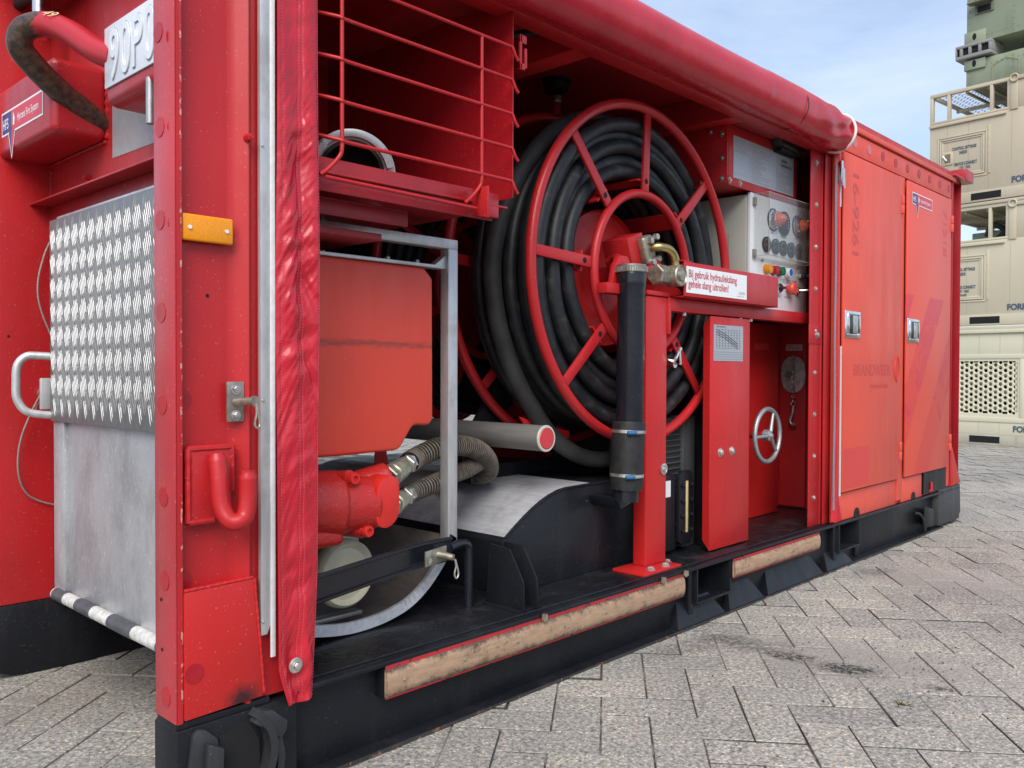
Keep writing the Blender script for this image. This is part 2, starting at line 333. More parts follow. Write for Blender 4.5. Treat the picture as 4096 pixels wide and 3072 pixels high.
def mat_peel():                        # door with peeled diagonal stripes
    m, n, l, b = newmat('door_paint_with_peeled_stripes')
    v = coords(n, l); g = n.new('ShaderNodeNewGeometry'); sx = n.new('ShaderNodeSeparateXYZ'); l.new(g.outputs['Position'], sx.inputs[0])
    f = noise(n, l, v, 2.2, 3); base = rampn(n, l, f, [(0.3, (0.65, 0.078, 0.048)), (0.7, (0.70, 0.086, 0.052))])
    X, Z = sx.outputs['X'], sx.outputs['Z']
    t = math_(n, l, 'ADD', math_(n, l, 'MULTIPLY', X, 0.80), math_(n, l, 'MULTIPLY', Z, -0.60))
    fr = math_(n, l, 'FRACT', math_(n, l, 'MULTIPLY', math_(n, l, 'ADD', t, 0.06), 2.25))
    stripe = math_(n, l, 'LESS_THAN', fr, 0.5)
    below = math_(n, l, 'LESS_THAN', Z, 1.52)
    s_ = math_(n, l, 'MULTIPLY', stripe, below)
    pn = noise(n, l, v, 5, 8, 0.7, 0.6); wr = noise(n, l, v, 40, 8, 0.8, 1.2)
    hgt = math_(n, l, 'ADD', pn, math_(n, l, 'MULTIPLY', math_(n, l, 'SUBTRACT', Z, 1.15), 0.22))
    peel = math_(n, l, 'MULTIPLY', s_, rampn(n, l, hgt, [(0.47, (0, 0, 0)), (0.50, (1, 1, 1))]))
    c = mixc(n, l, math_(n, l, 'MULTIPLY', s_, 0.6), base, (0.62, 0.046, 0.040))
    c = mixc(n, l, peel, c, rampn(n, l, wr, [(0.45, (0.58, 0.035, 0.045)), (0.62, (0.64, 0.07, 0.08)), (0.72, (0.80, 0.38, 0.36))]))
    l.new(c, b.inputs['Base Color']); b.inputs['Roughness'].default_value = 0.42
    bump(n, l, b, math_(n, l, 'MULTIPLY', peel, wr), 0.6, 0.004); return m
PEEL = mat_peel()

def mat_tankstreak():
    m = TANKM.copy(); m.name = 'orange_red_plastic_with_scuff_band'
    n = m.node_tree.nodes; l = m.node_tree.links; b = n['Principled BSDF']
    old = b.inputs['Base Color'].links[0].from_socket
    g = n.new('ShaderNodeNewGeometry'); sx = n.new('ShaderNodeSeparateXYZ'); l.new(g.outputs['Position'], sx.inputs[0])
    v = coords(n, l, (1, 1, 9)); f = noise(n, l, v, 9, 7, 0.75)
    d = math_(n, l, 'ABSOLUTE', math_(n, l, 'SUBTRACT', sx.outputs['Z'], 1.130))
    k = math_(n, l, 'MAXIMUM', math_(n, l, 'SUBTRACT', 1.0, math_(n, l, 'MULTIPLY', d, 30)), -1.0)
    f2 = noise(n, l, coords(n, l, (1, 1, 2.5)), 38, 7, 0.8); f = math_(n, l, 'ADD', math_(n, l, 'MULTIPLY', f, 0.5), math_(n, l, 'MULTIPLY', f2, 0.5))
    e = math_(n, l, 'ADD', math_(n, l, 'MULTIPLY', k, 0.40), f)
    mk = rampn(n, l, e, [(0.74, (0, 0, 0)), (0.90, (1, 1, 1))])
    l.new(mixc(n, l, math_(n, l, 'MULTIPLY', mk, 0.6), old, (0.10, 0.035, 0.03)), b.inputs['Base Color']); return m
TANKS = mat_tankstreak()

# ------------------------------------------------------------------ mesh helpers
class MB:
    def __init__(s): s.bm = bmesh.new()
    def _merge(s, t):
        me = bpy.data.meshes.new('tmp'); t.to_mesh(me); t.free(); s.bm.from_mesh(me); bpy.data.meshes.remove(me)
    def box(s, x0, x1, y0, y1, z0, z1, bev=0.0, seg=2, rot=None, piv=None):
        t = bmesh.new(); bmesh.ops.create_cube(t, size=1.0)
        for v in t.verts: v.co = Vector(((x0 + x1) / 2 + v.co.x * (x1 - x0), (y0 + y1) / 2 + v.co.y * (y1 - y0), (z0 + z1) / 2 + v.co.z * (z1 - z0)))
        if bev: bmesh.ops.bevel(t, geom=t.edges[:] , offset=min(bev, 0.45 * min(abs(x1 - x0), abs(y1 - y0), abs(z1 - z0))), segments=seg, affect='EDGES', profile=0.5)
        if rot is not None:
            c = Vector(piv) if piv else Vector(((x0 + x1) / 2, (y0 + y1) / 2, (z0 + z1) / 2))
            for v in t.verts: v.co = rot @ (v.co - c) + c
        s._merge(t); return s
    def prism(s, poly, ax, a0, a1, bev=0.0):
        t = bmesh.new()
        def mk(p, a):
            return Vector((a, p[0], p[1])) if ax == 'x' else Vector((p[0], a, p[1])) if ax == 'y' else Vector((p[0], p[1], a))
        lo = [t.verts.new(mk(p, a0)) for p in poly]; hi = [t.verts.new(mk(p, a1)) for p in poly]; k = len(poly)
        t.faces.new(lo); t.faces.new(hi[::-1])
        for i in range(k): t.faces.new((lo[i], hi[i], hi[(i + 1) % k], lo[(i + 1) % k]))
        bmesh.ops.recalc_face_normals(t, faces=t.faces[:])
        if bev: bmesh.ops.bevel(t, geom=t.edges[:], offset=bev, segments=2, affect='EDGES', profile=0.5)
        s._merge(t); return s
    def cyl(s, p, q, r, seg=20, r2=None, cap=True, phase=0.0, bev=0.0):
        p, q = Vector(p), Vector(q); d = (q - p).normalized(); r2 = r if r2 is None else r2
        u = d.orthogonal().normalized(); w = d.cross(u)
        L = (q - p).length
        prof = [(0, r), (L, r2)]
        if bev: prof = [(0, r - bev), (bev, r), (L - bev, r2), (L, r2 - bev)]
        rings = []
        for (h, rr) in prof:
            rings.append([s.bm.verts.new(p + d * h + (u * math.cos(phase + 2 * math.pi * i / seg) + w * math.sin(phase + 2 * math.pi * i / seg)) * rr) for i in range(seg)])
        for a, b in zip(rings, rings[1:]):
            for i in range(seg): s.bm.faces.new((a[i], a[(i + 1) % seg], b[(i + 1) % seg], b[i]))
        if cap: s.bm.faces.new(rings[0][::-1]); s.bm.faces.new(rings[-1])
        return s
    def tube(s, pts, r, seg=12, closed=False, cap=True, rf=None):
        pts = [Vector(p) for p in pts]; k = len(pts); rings = []; N = None
        for i, p in enumerate(pts):
            if closed: t = (pts[(i + 1) % k] - pts[i - 1]).normalized()
            else: t = (pts[min(i + 1, k - 1)] - pts[max(i - 1, 0)]).normalized()
            if N is None: N = t.orthogonal().normalized()
            N = (N - t * N.dot(t)).normalized(); B_ = t.cross(N); rr = rf(i) if rf else r
            rings.append([s.bm.verts.new(p + (N * math.cos(2 * math.pi * j / seg) + B_ * math.sin(2 * math.pi * j / seg)) * rr) for j in range(seg)])
        for i in range(k if closed else k - 1):
            a, b = rings[i], rings[(i + 1) % k]; off = 0
            if closed and i == k - 1:
                off = min(range(seg), key=lambda o: (a[0].co - b[o].co).length)
            for j in range(seg): s.bm.faces.new((a[j], a[(j + 1) % seg], b[(j + 1 + off) % seg], b[(j + off) % seg]))
        if cap and not closed: s.bm.faces.new(rings[0][::-1]); s.bm.faces.new(rings[-1])
        return s
    def ring(s, c, R, r, ax='y', seg=72, ms=12, wob=None):
        pts = []
        for i in range(seg):
            a = 2 * math.pi * i / seg; RR = R + (wob(a)[0] if wob else 0); dy = wob(a)[1] if wob else 0
            e, f_ = RR * math.cos(a), RR * math.sin(a)
            pts.append(Vector(c) + (Vector((e, dy, f_)) if ax == 'y' else Vector((e, f_, dy)) if ax == 'z' else Vector((dy, e, f_))))
        return s.tube(pts, r, ms, closed=True)
    def lathe(s, prof, o, d, seg=32):            # prof: (distance along axis, radius)
        o, d = Vector(o), Vector(d).normalized(); u = d.orthogonal().normalized(); w = d.cross(u); R = []
        for h, r in prof: R.append([s.bm.verts.new(o + d * h + (u * math.cos(2 * math.pi * i / seg) + w * math.sin(2 * math.pi * i / seg)) * max(r, 1e-4)) for i in range(seg)])
        for a, b in zip(R, R[1:]):
            for i in range(seg): s.bm.faces.new((a[i], a[(i + 1) % seg], b[(i + 1) % seg], b[i]))
        return s
    def grid(s, f, nu, nv):
        V = [[s.bm.verts.new(f(i / nu, j / nv)) for j in range(nv + 1)] for i in range(nu + 1)]
        for i in range(nu):
            for j in range(nv): s.bm.faces.new((V[i][j], V[i + 1][j], V[i + 1][j + 1], V[i][j + 1]))
        return s
    def quad(s, *p): s.bm.faces.new([s.bm.verts.new(Vector(q)) for q in p]); return s

def rootpos(p):
    while p.parent: p = p.parent
    return p.location.copy()
def thing(name, label, cat, loc, group=None):
    o = bpy.data.objects.new(name, None); COL.objects.link(o); o.location = loc; o.empty_display_size = 0.1
    o['label'] = label; o['category'] = cat
    if group: o['group'] = group
    return o
def finish(bm, name, origin, ang=38, recalc=True):
    if recalc: bmesh.ops.recalc_face_normals(bm, faces=bm.faces[:])
    for f in bm.faces: f.smooth = True
    lim = rad(ang)
    for e in bm.edges:
        if len(e.link_faces) == 2: e.smooth = e.calc_face_angle(0) < lim
    for v in bm.verts: v.co -= origin
    me = bpy.data.meshes.new(name); bm.to_mesh(me); bm.free(); return me
def obj(name, mb, mat, parent=None, label=None, loc=None, ang=38, recalc=True, kind=None):
    org = rootpos(parent) if parent else Vector(loc or (0, 0, 0))
    me = finish(mb.bm, name, org, ang, recalc); o = bpy.data.objects.new(name, me); COL.objects.link(o); me.materials.append(mat)
    if parent: o.parent = parent
    else: o.location = org
    if label: o['label'] = label
    if kind: o['kind'] = kind
    return o
def tag(o, label, cat, group=None):
    o['label'] = label; o['category'] = cat
    if group: o['group'] = group
    return o
def inst(name, me, parent, pos, rot=None, label=None, sc=None):
    o = bpy.data.objects.new(name, me); COL.objects.link(o); o.parent = parent; o.location = Vector(pos) - rootpos(parent)
    if rot: o.rotation_euler = rot
    if sc: o.scale = sc
    if label: o['label'] = label
    return o
def bez(P, n=8, closed=False):
    P = [Vector(p) for p in P]; out = []; k = len(P)
    for i in range(k - 1):
        p0, p1, p2, p3 = P[max(i - 1, 0)], P[i], P[i + 1], P[min(i + 2, k - 1)]
        for j in range(n):
            t = j / n
            out.append(0.5 * ((2 * p1) + (p2 - p0) * t + (2 * p0 - 5 * p1 + 4 * p2 - p3) * t * t + (3 * p1 - p0 - 3 * p2 + p3) * t ** 3))
    out.append(P[-1]); return out
def resample(P, step):
    out = [P[0]]; acc = 0
    for a, b in zip(P, P[1:]):
        L = (b - a).length; d = step - acc
        while d <= L: out.append(a.lerp(b, d / L)); d += step
        acc = L - (d - step)
    return out

FONT = None
def text_mesh(body, size, sx=1.0, depth=0.0, align='LEFT', bold=0.0, spacing=1.0, lines=1.0):
    c = bpy.data.curves.new('lettering', 'FONT'); c.body = body; c.size = size; c.align_x = align; c.extrude = depth; c.offset = bold
    c.space_character = spacing; c.space_line = lines
    o = bpy.data.objects.new('lettering_tmp', c); COL.objects.link(o)
    dg = bpy.context.evaluated_depsgraph_get(); me = bpy.data.meshes.new_from_object(o.evaluated_get(dg))
    bpy.data.objects.remove(o); bpy.data.curves.remove(c)
    for v in me.vertices: v.co.x *= sx
    return me
def text(body, pos, size, mat, parent, xd=(1, 0, 0), ud=(0, 0, 1), sx=1.0, depth=0.0, align='LEFT', bold=0.0, name='lettering', spacing=1.0, lines=1.0):
    me = text_mesh(body, size, sx, depth, align, bold, spacing, lines); me.name = name
    o = bpy.data.objects.new(name, me); COL.objects.link(o); me.materials.append(mat)
    x, u = Vector(xd).normalized(), Vector(ud).normalized(); z = x.cross(u)
    m = Matrix((x, u, z)).transposed().to_4x4(); m.translation = Vector(pos) - rootpos(parent)
    o.parent = parent; o.matrix_basis = m; return o

def bolt_mesh(name, r=0.010, h=0.007, ax='y', mat=STEEL, washer=1.45, hexs=6):
    m = MB(); d = {'y': Vector((0, -1, 0)), 'x': Vector((-1, 0, 0)), 'z': Vector((0, 0, 1))}[ax]
    o = Vector((0, 0, 0)); m.cyl(o, o + d * 0.002, r * washer, 16); m.cyl(o + d * 0.002, o + d * (0.002 + h), r, hexs, bev=r * 0.12); m.cyl(o + d * (0.002 + h), o + d * (0.004 + h), r * 0.45, 10)
    me = finish(m.bm, name, Vector((0, 0, 0))); me.materials.append(mat); return me

# ------------------------------------------------------------------ pavement: herringbone pavers
pave = obj('pavement', MB().quad((-60, -60, -0.006), (90, -60, -0.006), (90, 120, -0.006), (-60, 120, -0.006)), JOINT, kind='structure')
PW = 0.1455
AX = Vector((math.cos(rad(-52.8)), math.sin(rad(-52.8)), 0)); BX = Vector((-AX.y, AX.x, 0))
AO = AX * 1.963 + BX * 2.110
def paver_bm(t, L, Wd, top, h=0.06, g=0.0035, c=0.004):
    pass
def paver_mesh(seed):
    r = random.Random(seed); m = bmesh.new(); L, Wd = 2 * PW, PW; g, c = 0.0026, 0.0022
    def lay(z, ins): return [m.verts.new((x, y, z)) for x, y in ((g + ins, g + ins), (L - g - ins, g + ins), (L - g - ins, Wd - g - ins), (g + ins, Wd - g - ins))]
    a, b, d = lay(-0.05, 0), lay(-0.0020, 0), lay(0, c)
    m.faces.new(d)
    for p, q in ((a, b), (b, d)):
        for i in range(4):
            f_ = m.faces.new((p[i], p[(i + 1) % 4], q[(i + 1) % 4], q[i])); f_.material_index = 1 if p is a else 0
    me = bpy.data.meshes.new('paver'); m.to_mesh(me); m.free(); me.materials.append(PAVER); me.materials.append(JOINT)
    return me
PM = paver_mesh(1)
camxy = Vector((-0.885, -1.873, 0)); fwd = Vector((0.726, 0.688, 0)); rgt = Vector((0.688, -0.726, 0))
cells = []
R_ = random.Random(3)
for i in range(-330, 330):
    for j in range(-330, 330):
        k = (i + j) % 4
        if k not in (0, 2): continue
        p = AO + AX * (i * PW) + BX * (j * PW); q = p - camxy; d = q.dot(fwd)
        if d < 0.3 or d > 34: continue
        if abs(q.dot(rgt)) > 0.9 * d + 1.6: continue
        if p.x > -0.4 and p.x < 5.5 and p.y > 0.25 and not (p.x < 0.6 and p.y < 3.6): continue
        cells.append((d, i, j, k, p))
cells.sort(key=lambda c: c[0])
stuff = bmesh.new(); nobj = 0
for d, i, j, k, p in cells:
    q = p - camxy; vis = d > 1.55 and abs(q.dot(rgt)) < 0.60 * d + 0.15 and not (p.x > 0.1 and p.y > 0.06 and p.x < 5.6)
    dz = R_.uniform(-0.0026, 0.0018); tx, ty = R_.uniform(-0.010, 0.010), R_.uniform(-0.010, 0.010)
    ex, ey = (AX, BX) if k == 0 else (BX, -AX)
    off = Vector((0, 0, 0)) if k == 0 else AX * PW
    m = Matrix((ex + Vector((0, 0, tx)), ey + Vector((0, 0, ty)), Vector((0, 0, 1)))).transposed().to_4x4(); m.translation = p + off + Vector((0, 0, dz))
    if vis and nobj < 298:
        o = bpy.data.objects.new('paver', PM); COL.objects.link(o); o.parent = pave; o.matrix_basis = m; nobj += 1
    else:
        L, Wd = 2 * PW, PW; g, c = 0.0026, 0.0022
        def lay(z, ins): return [stuff.verts.new(m @ Vector((x, y, z))) for x, y in ((g + ins, g + ins), (L - g - ins, g + ins), (L - g - ins, Wd - g - ins), (g + ins, Wd - g - ins))]
        b, e = lay(-0.013, 0), lay(0, c); stuff.faces.new(e)
        for t in range(4): stuff.faces.new((b[t], b[(t + 1) % 4], e[(t + 1) % 4], e[t])).material_index = 1
me = bpy.data.meshes.new('paver_field'); stuff.to_mesh(me); stuff.free(); me.materials.append(PAVER); me.materials.append(JOINT)
o = bpy.data.objects.new('paver_field', me); COL.objects.link(o); o.parent = pave; o['kind'] = 'stuff'

fq = [camxy + fwd * a + rgt * b + Vector((0, 0, -0.001)) for a, b in ((33.5, -90), (33.5, 90), (150, 90), (150, -90))]
fo = obj('distant_paving', MB().quad(*fq), PAVER, pave)
# ================================================================== THE RED EQUIPMENT CONTAINER
C = thing('equipment_container', 'long red fire service equipment container on a black skid, its side open', 'container', (0, 0, 0))
XW, YB = 0.196, 1.36
Zt = 2.42
# corner post next to the camera: folded channel
prof = [(0, 0.105), (0, 0), (0.012, 0), (0.012, 0.030), (0.130, 0.030), (0.148, 0.026), (0.162, 0.016), (0.172, 0.004), (0.178, 0.0), (0.182, 0.002), (0.192, 0.014), (0.205, 0.016), (0.30, 0.016), (0.30, 0.022), (0.196, 0.022), (0.012, 0.042), (0.012, 0.105)]
post = obj('corner_post', MB().prism(prof, 'z', 0.247, Zt), RED, C, 'near corner post with a folded outer edge')
obj('edge_flange', MB().box(-0.004, -0.0005, 0.001, 0.104, 0.248, Zt, 0.001), paint('sky_tinted_worn_flange_paint', (0.47, 0.040, 0.050), 0.15, 0.30, 0.30, dirtcol=(0.40, 0.08, 0.10), chips=0.26, chipcol=(0.62, 0.40, 0.34)), post)  # worn chips; the pinkish tone puts the sky's reflection into the colour
g = MB().prism([(0.014, 0.252), (0.014, 0.545), (0.186, 0.548), (0.212, 0.258)], 'y', -0.006, 0.029, 0.004)
gm_ = REDL.copy(); gm_.name = 'clean_red_with_black_overspray'; n_, l_ = gm_.node_tree.nodes, gm_.node_tree.links; b_ = n_['Principled BSDF']; old = b_.inputs['Base Color'].links[0].from_socket
gg = n_.new('ShaderNodeNewGeometry'); ss = n_.new('ShaderNodeSeparateXYZ'); l_.new(gg.outputs['Position'], ss.inputs[0])
dx = math_(n_, l_, 'MULTIPLY', math_(n_, l_, 'SUBTRACT', ss.outputs['X'], 0.158), 22); dz = math_(n_, l_, 'MULTIPLY', math_(n_, l_, 'SUBTRACT', ss.outputs['Z'], 0.268), 30)
dd_ = math_(n_, l_, 'SQRT', math_(n_, l_, 'ADD', math_(n_, l_, 'MULTIPLY', dx, dx), math_(n_, l_, 'MULTIPLY', dz, dz)))
nn_ = noise(n_, l_, coords(n_, l_), 60, 6, 0.75); ee = math_(n_, l_, 'ADD', math_(n_, l_, 'SUBTRACT', 1.2, dd_), math_(n_, l_, 'MULTIPLY', math_(n_, l_, 'SUBTRACT', nn_, 0.5), 0.9))
l_.new(mixc(n_, l_, rampn(n_, l_, ee, [(0.0, (0, 0, 0)), (0.9, (0.9, 0.9, 0.9))]), old, (0.012, 0.013, 0.016)), b_.inputs['Base Color'])
gus = obj('gusset_plate', g, gm_, C)
mb = MB()
for a, b in (((0.014, -0.002, 0.548), (0.186, -0.002, 0.551)), ((0.189, -0.003, 0.548), (0.215, -0.003, 0.262))):
    P = resample([Vector(a), Vector(b)], 0.004); mb.tube(P, 0.006, 8, rf=lambda i: 0.0044 + 0.0006 * math.sin(i * 1.3) + 0.0004 * math.sin(i * 0.37))
obj('weld_bead', mb, REDL, gus)
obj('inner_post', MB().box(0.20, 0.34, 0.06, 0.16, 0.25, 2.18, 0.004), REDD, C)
obj('worn_edge', MB().box(0.0085, 0.0127, -0.0010, 0.0012, 0.25, Zt, 0.0004), paint('worn_pink_edge_paint', (0.42, 0.020, 0.026), 0.2, 0.4, 0.5, dirtcol=(0.30, 0.05, 0.05), chips=0.45, chipcol=(0.60, 0.30, 0.25)), post)
# round patches on the flange and the web
pd = MB().cyl((0, 0.0008, 0), (0, -0.0012, 0), 0.0225, 28); pmY = finish(pd.bm, 'round_patch', Vector()); pmY.materials.append(PATCH)
pd = MB().cyl((0, 0.0008, 0), (0, -0.0012, 0), 0.0225, 28); pmYd = finish(pd.bm, 'round_patch', Vector()); pmYd.materials.append(RED)
pd = MB().cyl((0.0008, 0, 0), (-0.0012, 0, 0), 0.0225, 28); pmX = finish(pd.bm, 'round_patch', Vector()); pmX.materials.append(REDW)
for y, z in ((0.078, 1.819), (0.071, 1.602), (0.071, 1.391), (0.067, 1.179), (0.063, 0.969), (0.059, 0.758), (0.054, 0.566), (0.05, 0.30)):
    inst('round_patch', pmX, post, (-0.0045, y, z))
for k, (x, z) in enumerate(((0.010, 1.797), (0.012, 1.596), (0.012, 1.38), (0.015, 1.182), (0.022, 0.981), (0.022, 0.765), (0.022, 0.565))):
    inst('round_patch', pmY if k > 3 else pmYd, post, (x + 0.004, 0.0295, z))
inst('round_patch', pmY, gus, (0.036, -0.0065, 0.357))
# small holes
hd = MB().cyl((0.001, 0, 0), (-0.001, 0, 0), 0.0042, 14); hmX = finish(hd.bm, 'drilled_hole', Vector()); hmX.materials.append(VOID)
hd = MB().cyl((0, 0.001, 0), (0, -0.001, 0), 0.0040, 14); hmY = finish(hd.bm, 'drilled_hole', Vector()); hmY.materials.append(VOID)
inst('drilled_hole', hmX, post, (-0.0045, 0.068, 0.405)); inst('drilled_hole', hmX, post, (-0.0045, 0.072, 0.52)); inst('drilled_hole', hmY, post, (0.088, 0.029, 1.222))
# nut on post ridge
nm = MB().cyl((0, 0.004, 0), (0, -0.004, 0), 0.011, 18).cyl((0, -0.004, 0), (0, -0.014, 0), 0.009, 6).cyl((0, -0.014, 0), (0, -0.018, 0), 0.004, 10)
obj('nut', nm, RED, post, None); bpy.data.objects[-1] if False else None
nut = [o for o in post.children if o.name.startswith('nut')][0]; nut.location = (0.177, 0.000, 1.600)
# amber reflector
rf = obj('side_reflector', MB().box(0.0165, 0.141, 0.003, 0.015, 1.342, 1.403, 0.005, 3), AMBER, C)
rm = MB().cyl((0, 0.002, 0), (0, -0.002, 0), 0.0045, 14); rme = finish(rm.bm, 'rivet', Vector()); rme.materials.append(WHITE)
for x in (0.033, 0.123): inst('rivet', rme, rf, (x, 0.002, 1.372))
# hatch catch with wing lever
ct = obj('catch_plate', MB().box(0.124, 0.168, 0.004, 0.012, 0.926, 1.021, 0.002), plain('stained_catch_steel', (0.32, 0.27, 0.24), 0.38, 0.7, var=0.35, sc=25), C)
bY = bolt_mesh('bolt', 0.0085, 0.007)
for z in (1.003, 0.941): inst('bolt', bY, ct, (0.146, 0.004, z))
obj('catch_spindle', MB().cyl((0.146, 0.006, 0.972), (0.160, -0.050, 0.976), 0.0105, 18, r2=0.009, bev=0.001).cyl((0.160, -0.050, 0.976), (0.162, -0.057, 0.976), 0.0125, 16), STEELD, ct)
obj('wing_lever', MB().tube(bez([(0.163, -0.054, 0.972), (0.166, -0.056, 0.95), (0.160, -0.058, 0.922), (0.166, -0.060, 0.913), (0.173, -0.058, 0.922), (0.169, -0.056, 0.95), (0.166, -0.054, 0.972)], 5), 0.0028, 8), STEELD, ct)
# welded hook plate on the post
hp = obj('hook_backplate', MB().box(0.030, 0.137, 0.004, 0.028, 0.700, 0.868, 0.007, 3), RED, C)
mb = MB()
P = resample([Vector(p) for p in ((0.030, 0.008, 0.700), (0.030, 0.008, 0.868), (0.137, 0.008, 0.868), (0.137, 0.008, 0.76))], 0.005)
mb.tube(P, 0.009, 8, rf=lambda i: 0.0078 + 0.0004 * math.sin(i * 0.9)); P = resample([Vector((0.030, 0.006, 0.700)), Vector((0.095, 0.006, 0.700))], 0.005); mb.tube(P, 0.008, 8, rf=lambda i: 0.0075 + 0.0004 * math.sin(i)); obj('weld_bead', mb, RED, hp)
hk = bez([(0.090, -0.010, 0.855), (0.090, -0.022, 0.80), (0.091, -0.030, 0.74), (0.100, -0.046, 0.706), (0.118, -0.058, 0.700), (0.136, -0.058, 0.716), (0.143, -0.056, 0.76), (0.143, -0.056, 0.815)], 7)
obj('rope_hook', MB().tube(hk, 0.0205, 20, rf=lambda i: 0.0205 if 1 < i < len(hk) - 2 else 0.0165), RED, hp)

# ---- black skid
mb = MB()
for a_, b_ in ((0.30, 2.20), (2.49, 3.62), (3.91, 5.25)): mb.box(a_, b_, 0.045, 0.055, 0.012, 0.232, 0.001)
for a_ in (2.2, 3.62): mb.box(a_, a_ + 0.29, 0.045, 0.055, 0.012, 0.083, 0.001)
mb.box(0.30, 5.66, 0.0, 2.5, 0.232, 0.246, 0.003)                     # deck / top flange
mb.box(0.30, 5.30, -0.006, 0.03, 0.236, 0.250, 0.004)                 # deck edge lip
mb.box(0.30, 5.30, -0.004, 0.10, 0.0, 0.012, 0.002)                   # bottom flange
skid = obj('skid_frame', mb, BLK, C)
obj('rusty_edge', MB().box(0.30, 5.3, -0.0055, -0.0042, 0.0005, 0.010), paint('rusty_black_edge', (0.03, 0.025, 0.022), 0.3, 0.7, 0.9, dirtcol=(0.16, 0.075, 0.035), chips=0.42, chipcol=(0.26, 0.12, 0.05)), skid)
obj('deck_plate', MB().box(0.19, 5.40, 0.031, 2.45, 0.2462, 0.2500, 0.001), BLKD, skid)
mb = MB(); P = resample([Vector((0.30, 0.030, 0.251)), Vector((3.5, 0.030, 0.251))], 0.02); mb.tube(P, 0.004, 6, rf=lambda i: 0.004 + 0.0012 * math.sin(i * 2.1)); obj('weld_bead', mb, BLK, skid)
# front corner casting
mb = MB(); mb.prism([(0.0, 0.10), (0.0, 0.226), (0.004, 0.232), (0.31, 0.232), (0.31, 0.0), (0.06, 0.0), (0.025, 0.02), (0.006, 0.06)], 'y', 0.002, 0.12, 0.003)
mb.box(-0.003, 0.235, 0.003, 0.10, 0.232, 0.249, 0.004)
cc = obj('corner_block', mb, BLK, skid)
def strip_arc(mb, pts, w, y0, y1):
    pts = [Vector((p[0], p[1])) for p in pts]
    for i in range(len(pts) - 1):
        t0 = (pts[min(i + 1, len(pts) - 1)] - pts[max(i - 1, 0)]).normalized(); t1 = (pts[min(i + 2, len(pts) - 1)] - pts[i]).normalized()
        n0, n1 = Vector((t0.y, -t0.x)), Vector((t1.y, -t1.x))
        q = [pts[i], pts[i + 1], pts[i + 1] + n1 * w, pts[i] + n0 * w]; mb.prism([(v.x, v.y) for v in q], 'y', y0, y1)
    return mb
hkP = [(p.x, p.z) for p in bez([(0.140, 0, 0.0), (0.178, 0, 0.036), (0.205, 0, 0.085), (0.216, 0, 0.130), (0.210, 0, 0.172), (0.190, 0, 0.205), (0.175, 0, 0.222)], 5)]
mb = strip_arc(MB(), hkP, 0.020, -0.034, 0.004)
mb.prism([(0.176, 0.205), (0.196, 0.232), (0.225, 0.226), (0.266, 0.188), (0.262, 0.165), (0.245, 0.150), (0.222, 0.175)], 'y', -0.030, 0.004, 0.004)
mb.prism([(0.236, 0.0), (0.262, 0.05), (0.268, 0.10), (0.258, 0.155), (0.246, 0.150), (0.246, 0.08), (0.226, 0.0)], 'y', -0.016, 0.004, 0.003)
mb.prism([(0.012, 0.0), (0.022, 0.150), (0.030, 0.215), (0.044, 0.228), (0.062, 0.222), (0.090, 0.195), (0.094, 0.175), (0.090, 0.0)], 'y', -0.014, 0.004, 0.006)
mb.prism([(0.050, 0.0), (0.055, 0.150), (0.058, 0.196), (0.096, 0.176), (0.092, 0.10), (0.088, 0.0)], 'y', -0.036, -0.012, 0.005)
obj('lashing_ring', mb, paint('worn_black_edges', (0.022, 0.023, 0.027), 0.3, 0.36, 0.7, dirtcol=(0.07, 0.07, 0.07), chips=0.32, chipcol=(0.22, 0.18, 0.15)), skid)
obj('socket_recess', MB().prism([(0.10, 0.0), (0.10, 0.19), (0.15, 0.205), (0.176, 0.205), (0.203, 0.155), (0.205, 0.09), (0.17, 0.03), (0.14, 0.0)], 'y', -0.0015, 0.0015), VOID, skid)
mb = MB(); mb.box(5.23, 5.665, 0.001, 0.20, 0.02, 0.262, 0.006); mb.prism([(5.56, 0.0), (5.70, 0.06), (5.684, 0.262), (5.5, 0.262), (5.5, 0.0)], 'y', 0.004, 0.20, 0.004)
obj('corner_block', mb, paint('black_chipped_corner_paint', (0.03, 0.032, 0.036), 0.3, 0.5, 0.6, dirtcol=(0.07, 0.07, 0.06), chips=0.34, chipcol=(0.30, 0.20, 0.10)), skid)
# fork pockets: open-fronted steel boxes
for x0, x1 in ((2.215, 2.475), (3.635, 3.895)):
    mb = MB()
    mb.box(x0 - 0.010, x0, 0.004, 0.6, 0.095, 0.231, 0.001).box(x1, x1 + 0.010, 0.004, 0.6, 0.095, 0.231, 0.001).box(x0 - 0.010, x1 + 0.010, 0.004, 0.6, 0.085, 0.095, 0.001).box(x0 - 0.05, x0 - 0.012, 0.018, 0.046, 0.02, 0.234, 0.003).box(x1 + 0.012, x1 + 0.06, 0.030, 0.046, 0.02, 0.234, 0.003)
    fp = obj('fork_pocket', mb, BLK, C)
    obj('pocket_end', MB().box(x0, x1, 0.59, 0.60, 0.095, 0.231), VOID, fp)
